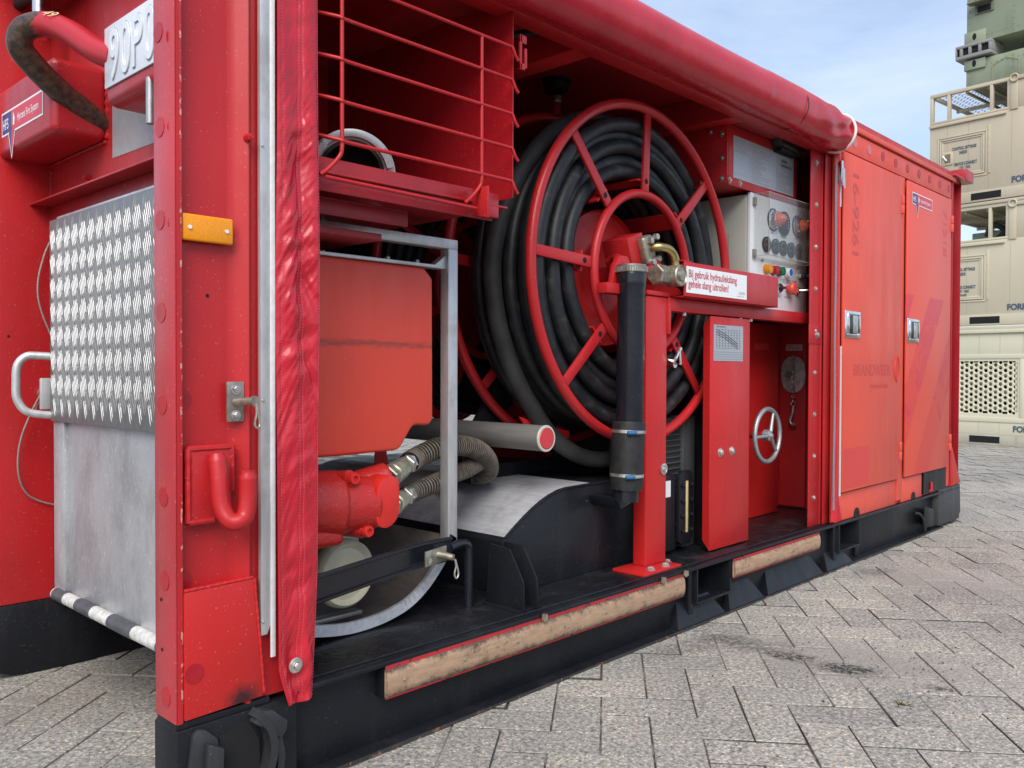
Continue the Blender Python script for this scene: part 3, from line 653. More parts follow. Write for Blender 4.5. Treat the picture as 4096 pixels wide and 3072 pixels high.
# wedge stiffeners along the bottom flange
for k, (x0, x1, h) in enumerate(((2.06, 2.43, 0.105), (2.47, 2.78, 0.108), (2.82, 3.42, 0.110), (3.47, 3.80, 0.095))):
    mb = MB(); t = bmesh.new()
    v = [(x0, 0.0, 0.013), (x0 + 0.055, 0.046, h), (x1 - 0.07, 0.046, h), (x1, 0.0, 0.013), (x0 + 0.01, 0.046, 0.013), (x1 - 0.01, 0.046, 0.013), (x0 + 0.05, 0.004, 0.020), (x1 - 0.02, 0.004, 0.020)]
    V = [mb.bm.verts.new(q) for q in v]
    for f in ((6, 7, 2, 1), (0, 6, 1), (7, 3, 2), (0, 3, 7, 6), (0, 1, 4), (3, 5, 2), (4, 1, 2, 5), (0, 4, 5, 3)): mb.bm.faces.new([V[i] for i in f])
    obj('wedge_stiffener', mb, BLK, C, ang=20)
# extra bits right: triangular lug and cable stub
obj('triangular_lug', MB().prism([(4.95, 0.045), (4.965, 0.18), (5.14, 0.145), (5.15, 0.03)], 'y', 0.005, 0.013, 0.002).box(5.13, 5.145, 0.01, 0.046, 0.03, 0.15, 0.001), BLK, C)
obj('cable_stub', MB().tube(bez([(4.84, 0.03, 0.15), (4.88, 0.01, 0.14), (4.92, 0.0, 0.10), (4.95, 0.0, 0.03)], 6), 0.010, 10), RUB, C)
# rubbing strips
for x0, x1, z0, z1, dz in ((0.586, 2.09, 0.148, 0.225, -0.006), (2.49, 3.355, 0.152, 0.220, 0.0)):
    mb = MB()
    def fs(u, v, x0=x0, x1=x1, z0=z0, z1=z1): return Vector((x0 + (x1 - x0) * u, -0.004 - 0.009 * math.sin(math.pi * min(1, max(0, v))) ** 0.4, z0 + (z1 - z0) * v))
    mb.grid(fs, 30, 8); mb.prism([(x0, z0), (x0, z1), (x0 + 0.004, z1), (x0 + 0.004, z0)], 'y', -0.008, 0.0); mb.prism([(x1 - 0.004, z0), (x1 - 0.004, z1), (x1, z1), (x1, z0)], 'y', -0.008, 0.0)
    rs = obj('rubbing_strip', mb, WOOD, C, 'worn tan rubbing strip with scraped edges', recalc=True)
    obj('backing_block', MB().box(x0 + 0.001, x1 + 0.002, 0.0, 0.045, z0 - 0.004, z1 + 0.009, 0.001), BLK, rs)
    obj('backing_strip', MB().box(x0 + 0.001, x1 + 0.004, -0.004, -0.0002, z0 - 0.005, z1 + 0.012, 0.001), paint('scraped_red_backing', (0.33, 0.012, 0.016), 0.2, 0.5, 0.6, dirtcol=(0.02, 0.015, 0.015), chips=0.42, chipcol=(0.03, 0.02, 0.02)), rs)
    sm = bolt_mesh('screw', 0.0045, 0.001, mat=STEELD, washer=1.0, hexs=12)
    k = int((x1 - x0) / 0.22)
    for i in range(k + 1): inst('screw', sm, rs, (x0 + 0.06 + i * (x1 - x0 - 0.12) / k, -0.0125, (z0 + z1) / 2))

nz_ = MB().cyl((0, 0, 0.006), (0, 0, -0.012), 0.011, 6).cyl((0, 0, -0.012), (0, 0, -0.018), 0.006, 8); nz_ = finish(nz_.bm, 'hanging_nut', Vector()); nz_.materials.append(STEELD)
for x in (1.235, 1.93, 2.09): inst('hanging_nut', nz_, skid, (x, -0.016, 0.244))
# ---- roof, beams
roof = obj('roof', MB().box(0.0, 5.66, 0.02, 2.5, 2.355, 2.42, 0.006), RED, C)
obj('ceiling_panel', MB().box(0.2, 3.56, 0.10, 2.45, 2.315, 2.325), RED, roof)
obj('side_beam', MB().box(0.20, 3.56, 0.0, 0.075, 2.178, 2.354, 0.004), RED, roof)
for x in (1.50, 2.62): obj('cross_beam', MB().box(x, x + 0.10, 0.075, 2.4, 2.19, 2.314, 0.003), RED, roof)
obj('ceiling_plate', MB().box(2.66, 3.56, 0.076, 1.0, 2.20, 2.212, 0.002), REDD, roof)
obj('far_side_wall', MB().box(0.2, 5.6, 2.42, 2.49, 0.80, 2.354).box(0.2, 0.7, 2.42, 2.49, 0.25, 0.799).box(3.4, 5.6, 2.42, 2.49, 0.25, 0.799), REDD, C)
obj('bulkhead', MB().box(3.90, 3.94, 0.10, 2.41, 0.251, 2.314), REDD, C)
obj('ceiling_cable', MB().tube(bez([(1.20, 0.30, 2.26), (1.32, 0.28, 2.24), (1.45, 0.24, 2.275), (1.6, 0.2, 2.30)], 8), 0.014, 10), RUB, roof); obj('ceiling_cable', MB().tube(bez([(2.45, 0.75, 2.19), (2.65, 0.60, 2.20), (2.9, 0.42, 2.24)], 6), 0.02, 8), RUB, roof)
lp = obj('work_lamp', MB().prism([(3.12, 2.198), (3.15, 2.165), (3.34, 2.150), (3.39, 2.198)], 'y', 0.10, 0.19, 0.004), BLACKP, C)
mb = MB()
for i in range(5): mb.box(3.15, 3.35, 0.112 + i * 0.015, 0.118 + i * 0.015, 2.145, 2.158)
obj('lamp_louvre', mb, BLACKP, lp)

# ---- rear section with two doors
rb = obj('rear_body', MB().box(3.566, 5.42, 0.022, 0.028, 0.251, 2.354).box(3.945, 5.42, 0.028, 2.40, 0.251, 2.354), ORA, C)
obj('door_header', MB().box(3.556, 5.405, 0.0, 0.03, 2.218, 2.330, 0.003), ORA, rb)
obj('top_rail', MB().box(3.53, 5.47, -0.012, 0.05, 2.338, 2.368, 0.004), ORA, rb)
for x0, x1 in ((3.552, 3.606), (4.452, 4.536), (5.374, 5.425)): obj('door_frame_post', MB().box(x0, x1, 0.001, 0.03, 0.272 if x0 > 4 else 0.25, 2.217, 0.004), ORA, rb)
obj('sill_panel', MB().box(3.607, 4.451, 0.008, 0.03, 0.252, 0.398, 0.003), ORA, rb); obj('sill_panel', MB().box(4.537, 4.905, 0.008, 0.03, 0.252, 0.398, 0.003), ORA, rb)
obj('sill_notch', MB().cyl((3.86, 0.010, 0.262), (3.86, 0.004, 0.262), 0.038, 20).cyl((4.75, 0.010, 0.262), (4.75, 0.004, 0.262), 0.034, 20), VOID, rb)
obj('equipment_recess', MB().box(4.93, 5.40, 0.004, 0.02, 0.262, 0.400), BLK, rb)
obj('recess_bracket', MB().cyl((5.06, -0.002, 0.28), (5.06, -0.002, 0.33), 0.010, 10).box(5.03, 5.09, -0.006, 0.01, 0.27, 0.28, 0.002), REDW, rb)
pz = MB().cyl((0, 0.0008, 0), (0, -0.0012, 0), 0.026, 24); pz = finish(pz.bm, 'round_patch', Vector()); pz.materials.append(PATCH)
pz2 = MB().cyl((0, 0.0008, 0), (0, -0.0012, 0), 0.026, 24); pz2 = finish(pz2.bm, 'round_patch', Vector()); pz2.materials.append(PATCHP)
for i, x in enumerate((3.774, 3.974, 4.175, 4.377, 4.575, 4.776, 4.975, 5.173, 5.36)): inst('round_patch', pz2 if i < 2 else pz, rb, (x, -0.001, 2.280))
def door(x0, x1, mat, lab):
    d = obj('door', MB().box(x0, x1, -0.014, 0.0, 0.408, 2.205, 0.004), mat, C, lab)
    hx0 = x0 + (0.010 if x0 < 4 else -0.0)
    hx1 = hx0 + 0.205
    mb = MB(); mb.box(hx0, hx1, -0.020, -0.012, 1.228, 1.372, 0.012, 3); obj('handle_plate', mb, CHROME, d)
    obj('handle_recess', MB().box(hx0 + 0.045, hx1 - 0.030, -0.022, -0.0195, 1.250, 1.350, 0.002), plain('recess_dark', (0.05, 0.06, 0.06), 0.2, 0.6), d)
    obj('paddle_handle', MB().box(hx0 + 0.095, hx1 - 0.050, -0.027, -0.021, 1.252, 1.348, 0.004), STEEL, d)
    mb = MB(); mb.box(hx0 + 0.030, hx1 - 0.018, -0.026, -0.019, 1.352, 1.358, 0.002).box(hx0 + 0.030, hx1 - 0.018, -0.026, -0.019, 1.242, 1.248, 0.002).box(hx0 + 0.030, hx0 + 0.042, -0.026, -0.019, 1.248, 1.352, 0.002).box(hx1 - 0.028, hx1 - 0.018, -0.026, -0.019, 1.248, 1.352, 0.002); obj('handle_rim', mb, CHROME, d)
    for z in (2.045, 0.571):
        mb = MB(); mb.box(x1 + 0.012, x1 + 0.040, -0.020, 0.0, z + 0.002, z + 0.055, 0.003).box(x1 + 0.004, x1 + 0.034, -0.022, 0.0, z - 0.055, z - 0.002, 0.003); obj('hinge', mb, ORA, d)
    return d
d1 = door(3.612, 4.438, ORA, 'orange red door with faded lettering'); d2 = door(4.548, 5.366, PEEL, 'orange red door with peeled diagonal stripes')
text('16-9261', (3.720, -0.0146, 2.135), 0.115, GHOST, d1, xd=(0, 0, -1), ud=(1, 0, 0), sx=1.28, bold=0.002)
obj('ghost_patch', MB().box(3.625, 3.965, -0.0148, -0.0142, 0.425, 0.638), GHOST2, d1)
text('BRANDWEER', (3.742, -0.0146, 1.027), 0.088, GHOST, d1, sx=1.02, bold=0.0015)
text('Hollands-Midden', (3.98, -0.0146, 0.955), 0.040, GHOST, d1, sx=1.0)
mb = MB(); mb.tube(bez([(4.37, -0.0146, 1.00), (4.345, -0.0146, 1.05), (4.355, -0.0146, 1.10), (4.395, -0.0146, 1.14), (4.425, -0.0146, 1.08), (4.42, -0.0146, 1.03), (4.39, -0.0146, 0.99), (4.37, -0.0146, 1.0)], 6), 0.004, 5); mb.tube([(4.39, -0.0146, 1.14), (4.388, -0.0146, 1.00)], 0.004, 5)
obj('flame_emblem', mb, GHOST, d1)
text('71318', (5.205, -0.0146, 2.12), 0.10, GHOST2, d2, xd=(0, 0, -1), ud=(1, 0, 0), sx=1.25, bold=0.0015)
def hfs(parent, x0, z1, w, name='brand_sticker', plane='y', y=-0.0150, flip=1):
    # plane 'y': along +X on a Y plane; plane 'x': along -Y on an X plane (x fixed at y)
    h = w * 0.20
    def P(a, b, o): return Vector((x0 + a * w, y - o, z1 + b * w)) if plane == 'y' else Vector((y - o, x0 - a * w, z1 + b * w))
    def poly(nm, pts, o, mat):
        mb = MB(); mb.quad(*[P(a, b, o) for a, b in pts]); return obj(nm, mb, mat, parent, recalc=False)
    b_ = poly('brand_sticker', [(0, -0.20), (1, -0.20), (1, 0), (0, 0)], 0.0006, WHITE)
    poly('sticker_point', [(0.17, -0.20), (0.25, -0.42), (0.34, -0.20), (0.25, -0.15)], 0.0006, WHITE)
    poly('sticker_blue_field', [(0.015, -0.185), (0.255, -0.185), (0.255, -0.015), (0.015, -0.015)], 0.0010, NAVY)
    poly('sticker_blue_field', [(0.185, -0.20), (0.25, -0.39), (0.253, -0.20), (0.25, -0.15)], 0.0011, NAVY)
    poly('sticker_red_field', [(0.26, -0.185), (0.985, -0.185), (0.985, -0.015), (0.26, -0.015)], 0.0010, SRED)
    poly('sticker_red_field', [(0.252, -0.39), (0.33, -0.19), (0.29, -0.15), (0.252, -0.19)], 0.0011, SRED)
    xd, = [(1, 0, 0) if plane == 'y' else (0, -1, 0)]
    text('HFS', P(0.03, -0.150, 0.0014), 0.125 * w * 1.0, INKW, parent, xd=xd, sx=0.72, bold=0.0004)
    text('Hytrans Fire System', P(0.40, -0.128, 0.0014), 0.088 * w, INKW, parent, xd=xd, sx=0.70, bold=0.0002)
    poly('sticker_flame', [(0.29, -0.14), (0.325, -0.15), (0.34, -0.09), (0.30, -0.03)], 0.0014, WHITE)
hfs(d2, 4.616, 2.145, 0.360)
# rear corner post with cap and gusset
rp = obj('rear_corner_post', MB().box(5.44, 5.660, 0.050, 0.10, 0.263, 2.37, 0.004).box(5.426, 5.440, -0.004, 0.10, 0.263, 2.352, 0.002).box(5.660, 5.668, 0.012, 0.10, 0.263, 2.37, 0.002), REDX, C)
obj('post_cap', MB().box(5.40, 5.70, -0.03, 0.12, 2.371, 2.384, 0.003).box(5.60, 5.78, -0.035, 0.09, 2.372, 2.452, 0.004), REDW, rp)
obj('post_gusset', MB().prism([(5.448, 0.266), (5.45, 0.56), (5.66, 0.272)], 'y', -0.006, 0.011, 0.002), REDL, rp)

# ---- bolted column beside the doors
cl = obj('bolted_column', MB().box(3.345, 3.478, 0.050, 0.055, 0.252, 2.177, 0.001).box(3.470, 3.482, 0.044, 0.10, 0.252, 2.177, 0.002).box(3.483, 3.565, 0.034, 0.040, 0.252, 2.177, 0.001), RED, C)
bs = bolt_mesh('bolt', 0.0095, 0.006)
for i in range(9):
    z = 2.118 - i * 0.2152
    inst('bolt', bs, cl, (3.408 - 0.004 * 0, 0.050, z), rot=(0, random.uniform(0, 1), 0))

# ---- wire basket at the top of the front bay
bk = obj('basket_side_plate', MB().box(1.092, 1.097, 0.002, 1.10, 1.592, 2.228, 0.001), paint('scratched_gloss_red', (0.40, 0.012, 0.018), 0.12, 0.20, 0.15, chips=0.26, chipcol=(0.60, 0.35, 0.33), orange=0.5), C)
tr = MB(); tr.box(0.20, 1.09, 0.02, 0.95, 1.560, 1.566, 0.001); tr.box(0.20, 1.06, 0.030, 0.034, 1.556, 1.603, 0.001); tr.box(0.2, 1.091, 1.0, 1.006, 1.56, 2.31, 0.0)
tray = obj('basket_tray', tr, REDW, C)
obj('basket_back_angle', MB().box(0.20, 0.75, 0.10, 0.108, 1.470, 1.512, 0.001).box(0.2, 0.75, 0.10, 0.16, 1.512, 1.518, 0.001).box(0.2, 0.70, 0.16, 0.8, 1.43, 1.45, 0.001), REDD, tray)
obj('tray_crossbar', MB().box(0.38, 1.03, 0.030, 0.036, 1.515, 1.560, 0.001), REDD, tray); obj('tray_end_bracket', MB().box(0.985, 1.03, 0.0, 0.03, 1.52, 1.555, 0.002), REDW, tray)
gr = MB(); bars = []
grille = None
for i, z in enumerate((2.052, 1.952, 1.846, 1.740, 1.638)):
    P = bez([(0.36, 0.055, z + 0.028), (0.385, 0.035, z + 0.020), (0.425, -0.018, z + 0.003), (0.46, -0.02, z), (0.7, -0.02, z), (0.93, -0.02, z), (1.055, -0.02, z), (1.068, -0.021, z - 0.004), (1.078, -0.022, z - 0.022), (1.092, -0.022, z - 0.036)], 5)
    o = obj('basket_bar', MB().tube(P, 0.0054, 10), RED, C if grille is None else grille)
    if grille is None: grille = o; o.name = 'basket_grille'
for x in (0.432, 0.936):
    P = bez([(x, -0.019, 2.30 if x < 0.5 else 2.052), (x, -0.019, 1.95), (x, -0.019, 1.70), (x, -0.019, 1.625), (x - 0.005, -0.016, 1.600), (x - 0.035, -0.012, 1.565), (x - 0.06, -0.010, 1.545)], 5)
    obj('basket_upright', MB().tube(P, 0.0056, 10), RED, grille)
obj('basket_hinge_rod', MB().tube([(0.385, -0.012, 1.541), (0.92, -0.012, 1.534)], 0.0056, 10), RED, grille)
obj('hinge_tab', MB().prism([(0.885, 1.512), (0.89, 1.60), (0.935, 1.60), (0.96, 1.54), (0.925, 1.500)], 'x', 0, 0) if False else MB().prism([(-0.045, 1.505), (-0.045, 1.60), (0.02, 1.60), (0.02, 1.52)], 'x', 0.935, 0.943, 0.001).cyl((0.955, -0.02, 1.545), (1.0, 0.02, 1.54), 0.007, 10), RED, grille)
obj('grille_catch', MB().box(1.098, 1.128, -0.026, -0.018, 2.075, 2.10, 0.002).box(1.120, 1.130, -0.026, -0.018, 2.0, 2.062, 0.002).box(1.098, 1.121, -0.026, -0.018, 1.992, 2.012, 0.002).box(1.098, 1.106, -0.026, -0.018, 1.992, 2.10, 0.001), REDW, grille)

# ---- interior structures behind the front bay
fen = MB()
arch = [(1.305, 0.2505), (1.300, 0.440), (1.314, 0.455), (1.366, 0.490), (1.454, 0.542), (1.546, 0.581), (1.643, 0.600), (2.30, 0.604), (2.30, 0.2505)]
fen.prism(arch, 'y', 0.242, 1.75, 0.003)
fender = obj('wheel_arch_cover', fen, BLK, C)
sh = MB()
top = [(1.312, 0.4575), (1.366, 0.4935), (1.41, 0.5205), (1.454, 0.5455), (1.50, 0.5670), (1.546, 0.5845), (1.60, 0.5985), (1.643, 0.6035), (1.80, 0.6055)]
for a, b in zip(top, top[1:]): sh.quad((a[0], 0.246, a[1]), (b[0], 0.246, b[1]), (b[0], 1.72, b[1]), (a[0], 1.72, a[1]))
obj('aluminium_arch_sheet', sh, ALUH, fender)
obj('weld_bead', MB().tube([(a[0], 0.243, a[1] - 0.001) for a in arch[2:8]], 0.005, 8), BLK, fender)
for x in (1.195, 1.262): obj('fin_bracket', MB().prism([(0.04, 0.2505), (0.045, 0.350), (0.108, 0.452), (0.20, 0.458), (0.22, 0.2505)], 'x', x, x + 0.006, 0.001), BLK, C)
obj('fin_base', MB().box(1.18, 1.29, 0.05, 0.22, 0.2502, 0.256, 0.001), BLK, C)

# red support post with rail
sp = obj('support_post', MB().box(1.985, 2.132, 0.107, 0.170, 0.262, 1.352, 0.006, 3), REDL, C, 'clean red square support post bolted to the deck')
obj('post_cap_plate', MB().box(1.978, 2.140, 0.100, 0.175, 1.353, 1.372, 0.003), REDL, sp)
obj('base_plate', MB().box(1.875, 2.135, 0.034, 0.19, 0.2502, 0.2625, 0.003), REDL, sp)
bz = bolt_mesh('base_bolt', 0.014, 0.010, 'z')
for x, y in ((2.00, 0.065), (2.10, 0.062)): inst('base_bolt', bz, sp, (x - 0.04, y, 0.2625))
inst('base_bolt', bz, sp, (2.16, 0.12, 0.252))
obj('eye_screw', MB().lathe([(0, 0.022), (0.006, 0.024), (0.008, 0.016), (0.004, 0.012), (0.010, 0.010), (0.012, 0.0)], (2.108, 0.107, 0.646), (0, -1, 0), 20), STEEL, sp)
rl = obj('guard_rail', MB().box(2.150, 3.600, 0.105, 0.165, 1.297, 1.352, 0.003), RED, sp)
obj('rail_end_plate', MB().box(2.134, 2.150, 0.100, 0.17, 1.20, 1.352, 0.002), RED, sp)
obj('rail_gusset', MB().box(3.33, 3.47, 0.046, 0.049, 1.19, 1.29, 0.001), RED, sp)
inst('base_bolt', bolt_mesh('rail_bolt', 0.013, 0.010), sp, (3.42, 0.046, 1.235))
for x, yy in ((2.28, 0.12), (2.76, 0.12), (2.86, 0.12)): obj('rail_screw', MB().cyl((x, yy, 1.297), (x, yy, 1.283), 0.009, 8), STEEL, sp)

# bearing bracket in front of the reel
bb = obj('bearing_bracket', MB().box(1.735, 1.984, 0.115, 0.165, 1.345, 1.385, 0.003).prism([(1.80, 1.385), (1.82, 1.46), (1.85, 1.50), (1.90, 1.50), (1.95, 1.45), (1.95, 1.385)], 'y', 0.14, 0.165, 0.004), RED, C)
# ================================================================== front wall and lifting frame (end of the container)
ew = MB(); ew.box(XW, XW + 0.01, 0.04, YB - 0.001, 1.50, Zt, 0.001); ew.box(XW, XW + 0.01, YB, 2.5, 0.25, Zt, 0.001)
endw = obj('end_wall', ew, RED, C)
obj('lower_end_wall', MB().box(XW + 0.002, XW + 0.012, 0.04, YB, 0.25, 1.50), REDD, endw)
frm = obj('lifting_frame_upright', MB().prism([(0.004, 0.2505), (0.004, Zt), (XW + 0.2, Zt), (XW + 0.2, 0.2505)], 'y', YB, YB + 0.16, 0.004), RED, C)
obj('frame_foot', MB().prism([(-0.10, 0.249), (-0.10, 0.12), (-0.06, 0.075), (0.0, 0.030), (0.08, 0.008), (0.16, 0.002), (1.0, 0.002), (1.0, 0.249)], 'y', YB - 0.002, YB + 0.12, 0.002), BLK, frm)
mb = MB(); P = resample([Vector((XW - 0.002, YB - 0.002, 1.51)), Vector((XW - 0.002, YB - 0.002, 1.74))], 0.006); mb.tube(P, 0.005, 6, rf=lambda i: 0.0045 + 0.0015 * math.sin(i * 1.9)); obj('weld_bead', mb, REDW, endw)
obj('shelf_angle', MB().box(0.125, XW, 0.05, 1.50, 1.608, 1.614, 0.001).box(XW - 0.006, XW - 0.001, 0.05, 1.50, 1.53, 1.608, 0.001), REDW, endw)
inst('nut', nut.data, endw, (XW - 0.002, 1.02, 1.662), rot=(0, 0, rad(-90)))
# cross box with sticker
bx = obj('lifting_cross_box', MB().box(0.034, XW, 0.872, 2.2, 1.752, 1.975, 0.022, 4), REDW, C)
hfs(bx, 1.325, 1.890, 0.385, plane='x', y=0.0335)
mb = MB(); P = resample([Vector(p) for p in ((XW - 0.002, 0.874, 1.760), (XW - 0.002, 0.874, 1.96))], 0.007); mb.tube(P, 0.008, 6, rf=lambda i: 0.006 + 0.002 * math.sin(i * 1.7))
P = resample([Vector(p) for p in ((XW - 0.003, 0.876, 1.752), (XW - 0.003, YB, 1.752))], 0.007); mb.tube(P, 0.008, 6, rf=lambda i: 0.006 + 0.002 * math.sin(i * 1.5)); obj('weld_bead', mb, RED, bx)
# number block and plate
nb = obj('number_block', MB().box(0.052, XW, 0.11, 0.533, 1.752, 1.985, 0.030, 4), REDW, C)
npl = obj('number_plate', MB().box(0.046, 0.0515, 0.10, 0.512, 1.797, 1.957, 0.0015), plain('silver_number_plate', (0.74, 0.76, 0.80), 0.25, 0.15, var=0.06, sc=9), nb)
text('90P03', (0.0440, 0.478, 1.812), 0.185, plain('embossed_silver', (0.76, 0.78, 0.82), 0.22, 0.2), nb, xd=(0, -1, 0), sx=0.70, depth=0.0016, bold=0.0008, spacing=1.08)
o = text('90P03', (0.0452, 0.4800, 1.8100), 0.188, INKG, nb, xd=(0, -1, 0), sx=0.70, bold=0.0034, spacing=1.06)
obj('grey_rating_plate', MB().quad((XW - 0.0015, 0.835, 1.694), (XW - 0.0015, 0.30, 1.686), (XW - 0.0015, 0.30, 1.86), (XW - 0.0015, 0.835, 1.86)), plain('dull_grey_plate', (0.45, 0.46, 0.47), 0.4, 0.3), endw, recalc=False)
obj('locking_pin', MB().cyl((0.06, 0.265, 1.66), (0.06, 0.265, 1.775), 0.0105, 16, bev=0.001), CAST, nb)
# lifting loop
P = bez([(0.075, 0.50, 1.885), (0.05, 0.575, 1.918), (0.015, 0.68, 1.985), (-0.02, 0.760, 2.018), (-0.055, 0.815, 2.008), (-0.060, 0.835, 1.965), (-0.02, 0.850, 1.925), (0.05, 0.870, 1.878), (0.12, 0.885, 1.842), (0.20, 0.900, 1.800)], 7)
obj('lifting_loop', MB().tube(P, 0.0345, 24), HOOKM, C, 'thick bent lifting loop, paint worn to black metal')
xa = Vector((0.36, -0.87, -0.33)).normalized(); na = Vector((-0.45, -0.45, 0.77)); na = (na - xa * na.dot(xa)).normalized(); ua = na.cross(xa)
p49 = Vector((-0.012, 0.745, 2.012)) + na * 0.0385 - ua * 0.02
text('49', tuple(p49), 0.050, CREAM, C, xd=tuple(xa), ud=tuple(ua), sx=0.9)
# upper hose and ram rod at the frame
obj('upper_hose', MB().tube(bez([(0.10, 1.72, 2.5), (0.10, 1.70, 2.38), (0.10, 1.62, 2.30), (0.10, 1.50, 2.275), (0.10, 1.30, 2.28), (0.16, 1.0, 2.27)], 7), 0.018, 14), RUB, C)
obj('ram_rod', MB().cyl((0.10, 1.17, 2.12), (0.10, 1.17, 2.6), 0.022, 20), CHROME, C)
obj('upper_loop', MB().tube(bez([(0.02, 1.66, 2.7), (0.02, 1.62, 2.42), (0.02, 1.68, 2.22), (0.1, 1.8, 2.12), (0.2, 1.9, 2.1)], 6), 0.035, 16), RED, C)
# wire rope on the frame
obj('wire_rope', MB().tube(bez([(0.200, YB - 0.006, 1.60), (0.196, YB - 0.01, 1.52), (0.165, YB - 0.02, 1.44), (0.142, YB - 0.03, 1.35), (0.146, YB - 0.03, 1.27), (0.180, YB - 0.03, 1.17), (0.210, YB - 0.03, 1.12), (0.215, YB - 0.03, 1.08), (0.180, YB - 0.04, 1.02), (0.128, YB - 0.04, 0.93), (0.085, YB - 0.03, 0.81), (0.080, YB - 0.02, 0.70), (0.112, YB - 0.01, 0.62), (0.19, YB - 0.01, 0.578), (0.26, YB - 0.01, 0.575)], 7), 0.0032, 8), plain('wire_rope_steel', (0.32, 0.31, 0.28), 0.5, 0.5, bumpn=1.0, sc=300), C)
# frame face details
inst('drilled_hole', hmY, frm, (0.058, YB - 0.001, 1.160)); obj('rope_clamp', MB().cyl((0.165, YB - 0.001, 0.965), (0.165, YB - 0.02, 0.965), 0.020, 16).lathe([(0, 0.026), (0.002, 0.026), (0.002, 0.020)], (0.165, YB, 0.912), (0, -1, 0), 20), STEELD, frm)
# tread plate ramp
ramp = obj('ramp_sheet', MB().box(0.140, 0.150, 0.12, 1.145, 0.30, 1.545, 0.001).box(0.128, 0.150, 1.060, 1.150, 0.305, 0.88, 0.002), SHEET, C)
tp = obj('tread_plate', MB().box(0.118, 0.139, 0.12, 1.150, 0.880, 1.530, 0.004), ALUP, ramp)
mb = MB()     # five-bar lozenge pattern, raised
cw, chh = 0.064, 0.0775; ii = 0
y0, y1, z0, z1 = 0.135, 1.140, 0.885, 1.525
cols = int((y1 - y0) / (cw / 2)); rows = int((z1 - z0) / (chh / 2)) + 1
for a in range(cols + 1):
    for b in range(rows):
        if (a + b) % 2: continue
        cy, cz = y1 - 0.018 - a * cw * 0.5, z0 + 0.035 + b * chh * 0.5
        s = 1 if a % 2 == 0 else -1
        for k in range(-2, 3):
            oy = k * 0.0096; L = 0.0350 - abs(k) * 0.0058; sl = 0.30 * s
            cyy, czz = cy + oy, cz + (-s) * k * 0.0060
            pA = Vector((0.1178, cyy - sl * L, czz - L)); pB = Vector((0.1178, cyy + sl * L, czz + L)); w = 0.0017
            dirv = (pB - pA).normalized(); nn = Vector((0, -dirv.z, dirv.y)) * w; mid = (pA + pB) / 2
            if min(pA.z, pB.z) < z0 or max(pA.z, pB.z) > z1 or cyy > y1 or cyy < y0: continue
            up = Vector((-0.0016, 0, 0)); V = [mb.bm.verts.new(q) for q in (pA, mid - nn, pB, mid + nn, pA.lerp(mid, 0.3) + up, mid + up - nn * 0.2, pB.lerp(mid, 0.3) + up, mid + up + nn * 0.2)]
            for f in ((0, 1, 5, 4), (1, 2, 6, 5), (2, 3, 7, 6), (3, 0, 4, 7), (4, 5, 6, 7)): mb.bm.faces.new([V[t_] for t_ in f])
tb = obj('tread_bars', mb, plain('polished_tread_aluminium', (0.50, 0.50, 0.50), 0.42, 0.35), ramp, ang=20, kind='stuff')
hd_ = bez([(0.125, 1.150, 1.090), (0.09, 1.160, 1.092), (0.055, 1.170, 1.090), (0.030, 1.175, 1.060), (0.026, 1.176, 1.00), (0.028, 1.175, 0.955), (0.045, 1.168, 0.920), (0.075, 1.160, 0.905), (0.13, 1.150, 0.898)], 7)
obj('grab_handle', MB().tube(hd_, 0.0128, 16), ALU, ramp)
obj('lock_lug', MB().box(0.090, 0.128, 1.150, 1.165, 0.918, 1.020, 0.004), ALU, ramp)
pb = MB().cyl((0.128, 1.13, 0.318), (0.128, 0.10, 0.318), 0.020, 20); pipe = obj('bumper_pipe', pb, TAPE, ramp, 'pipe wrapped in black and white tape')
for y0_, y1_ in ((1.12, 1.03), (0.93, 0.81), (0.68, 0.52), (0.36, 0.2)): obj('dark_tape_band', MB().cyl((0.128, y0_, 0.318), (0.128, y1_, 0.318), 0.0212, 20), TAPEB, pipe) if False else inst('dark_tape_band', finish(MB().cyl((0, (y1_ - y0_) / 2, 0), (0, (y0_ - y1_) / 2, 0), 0.0214, 20).bm, 'dark_tape_band', Vector()), ramp, (0.128, (y0_ + y1_) / 2, 0.318)).data.materials.append(TAPEB)

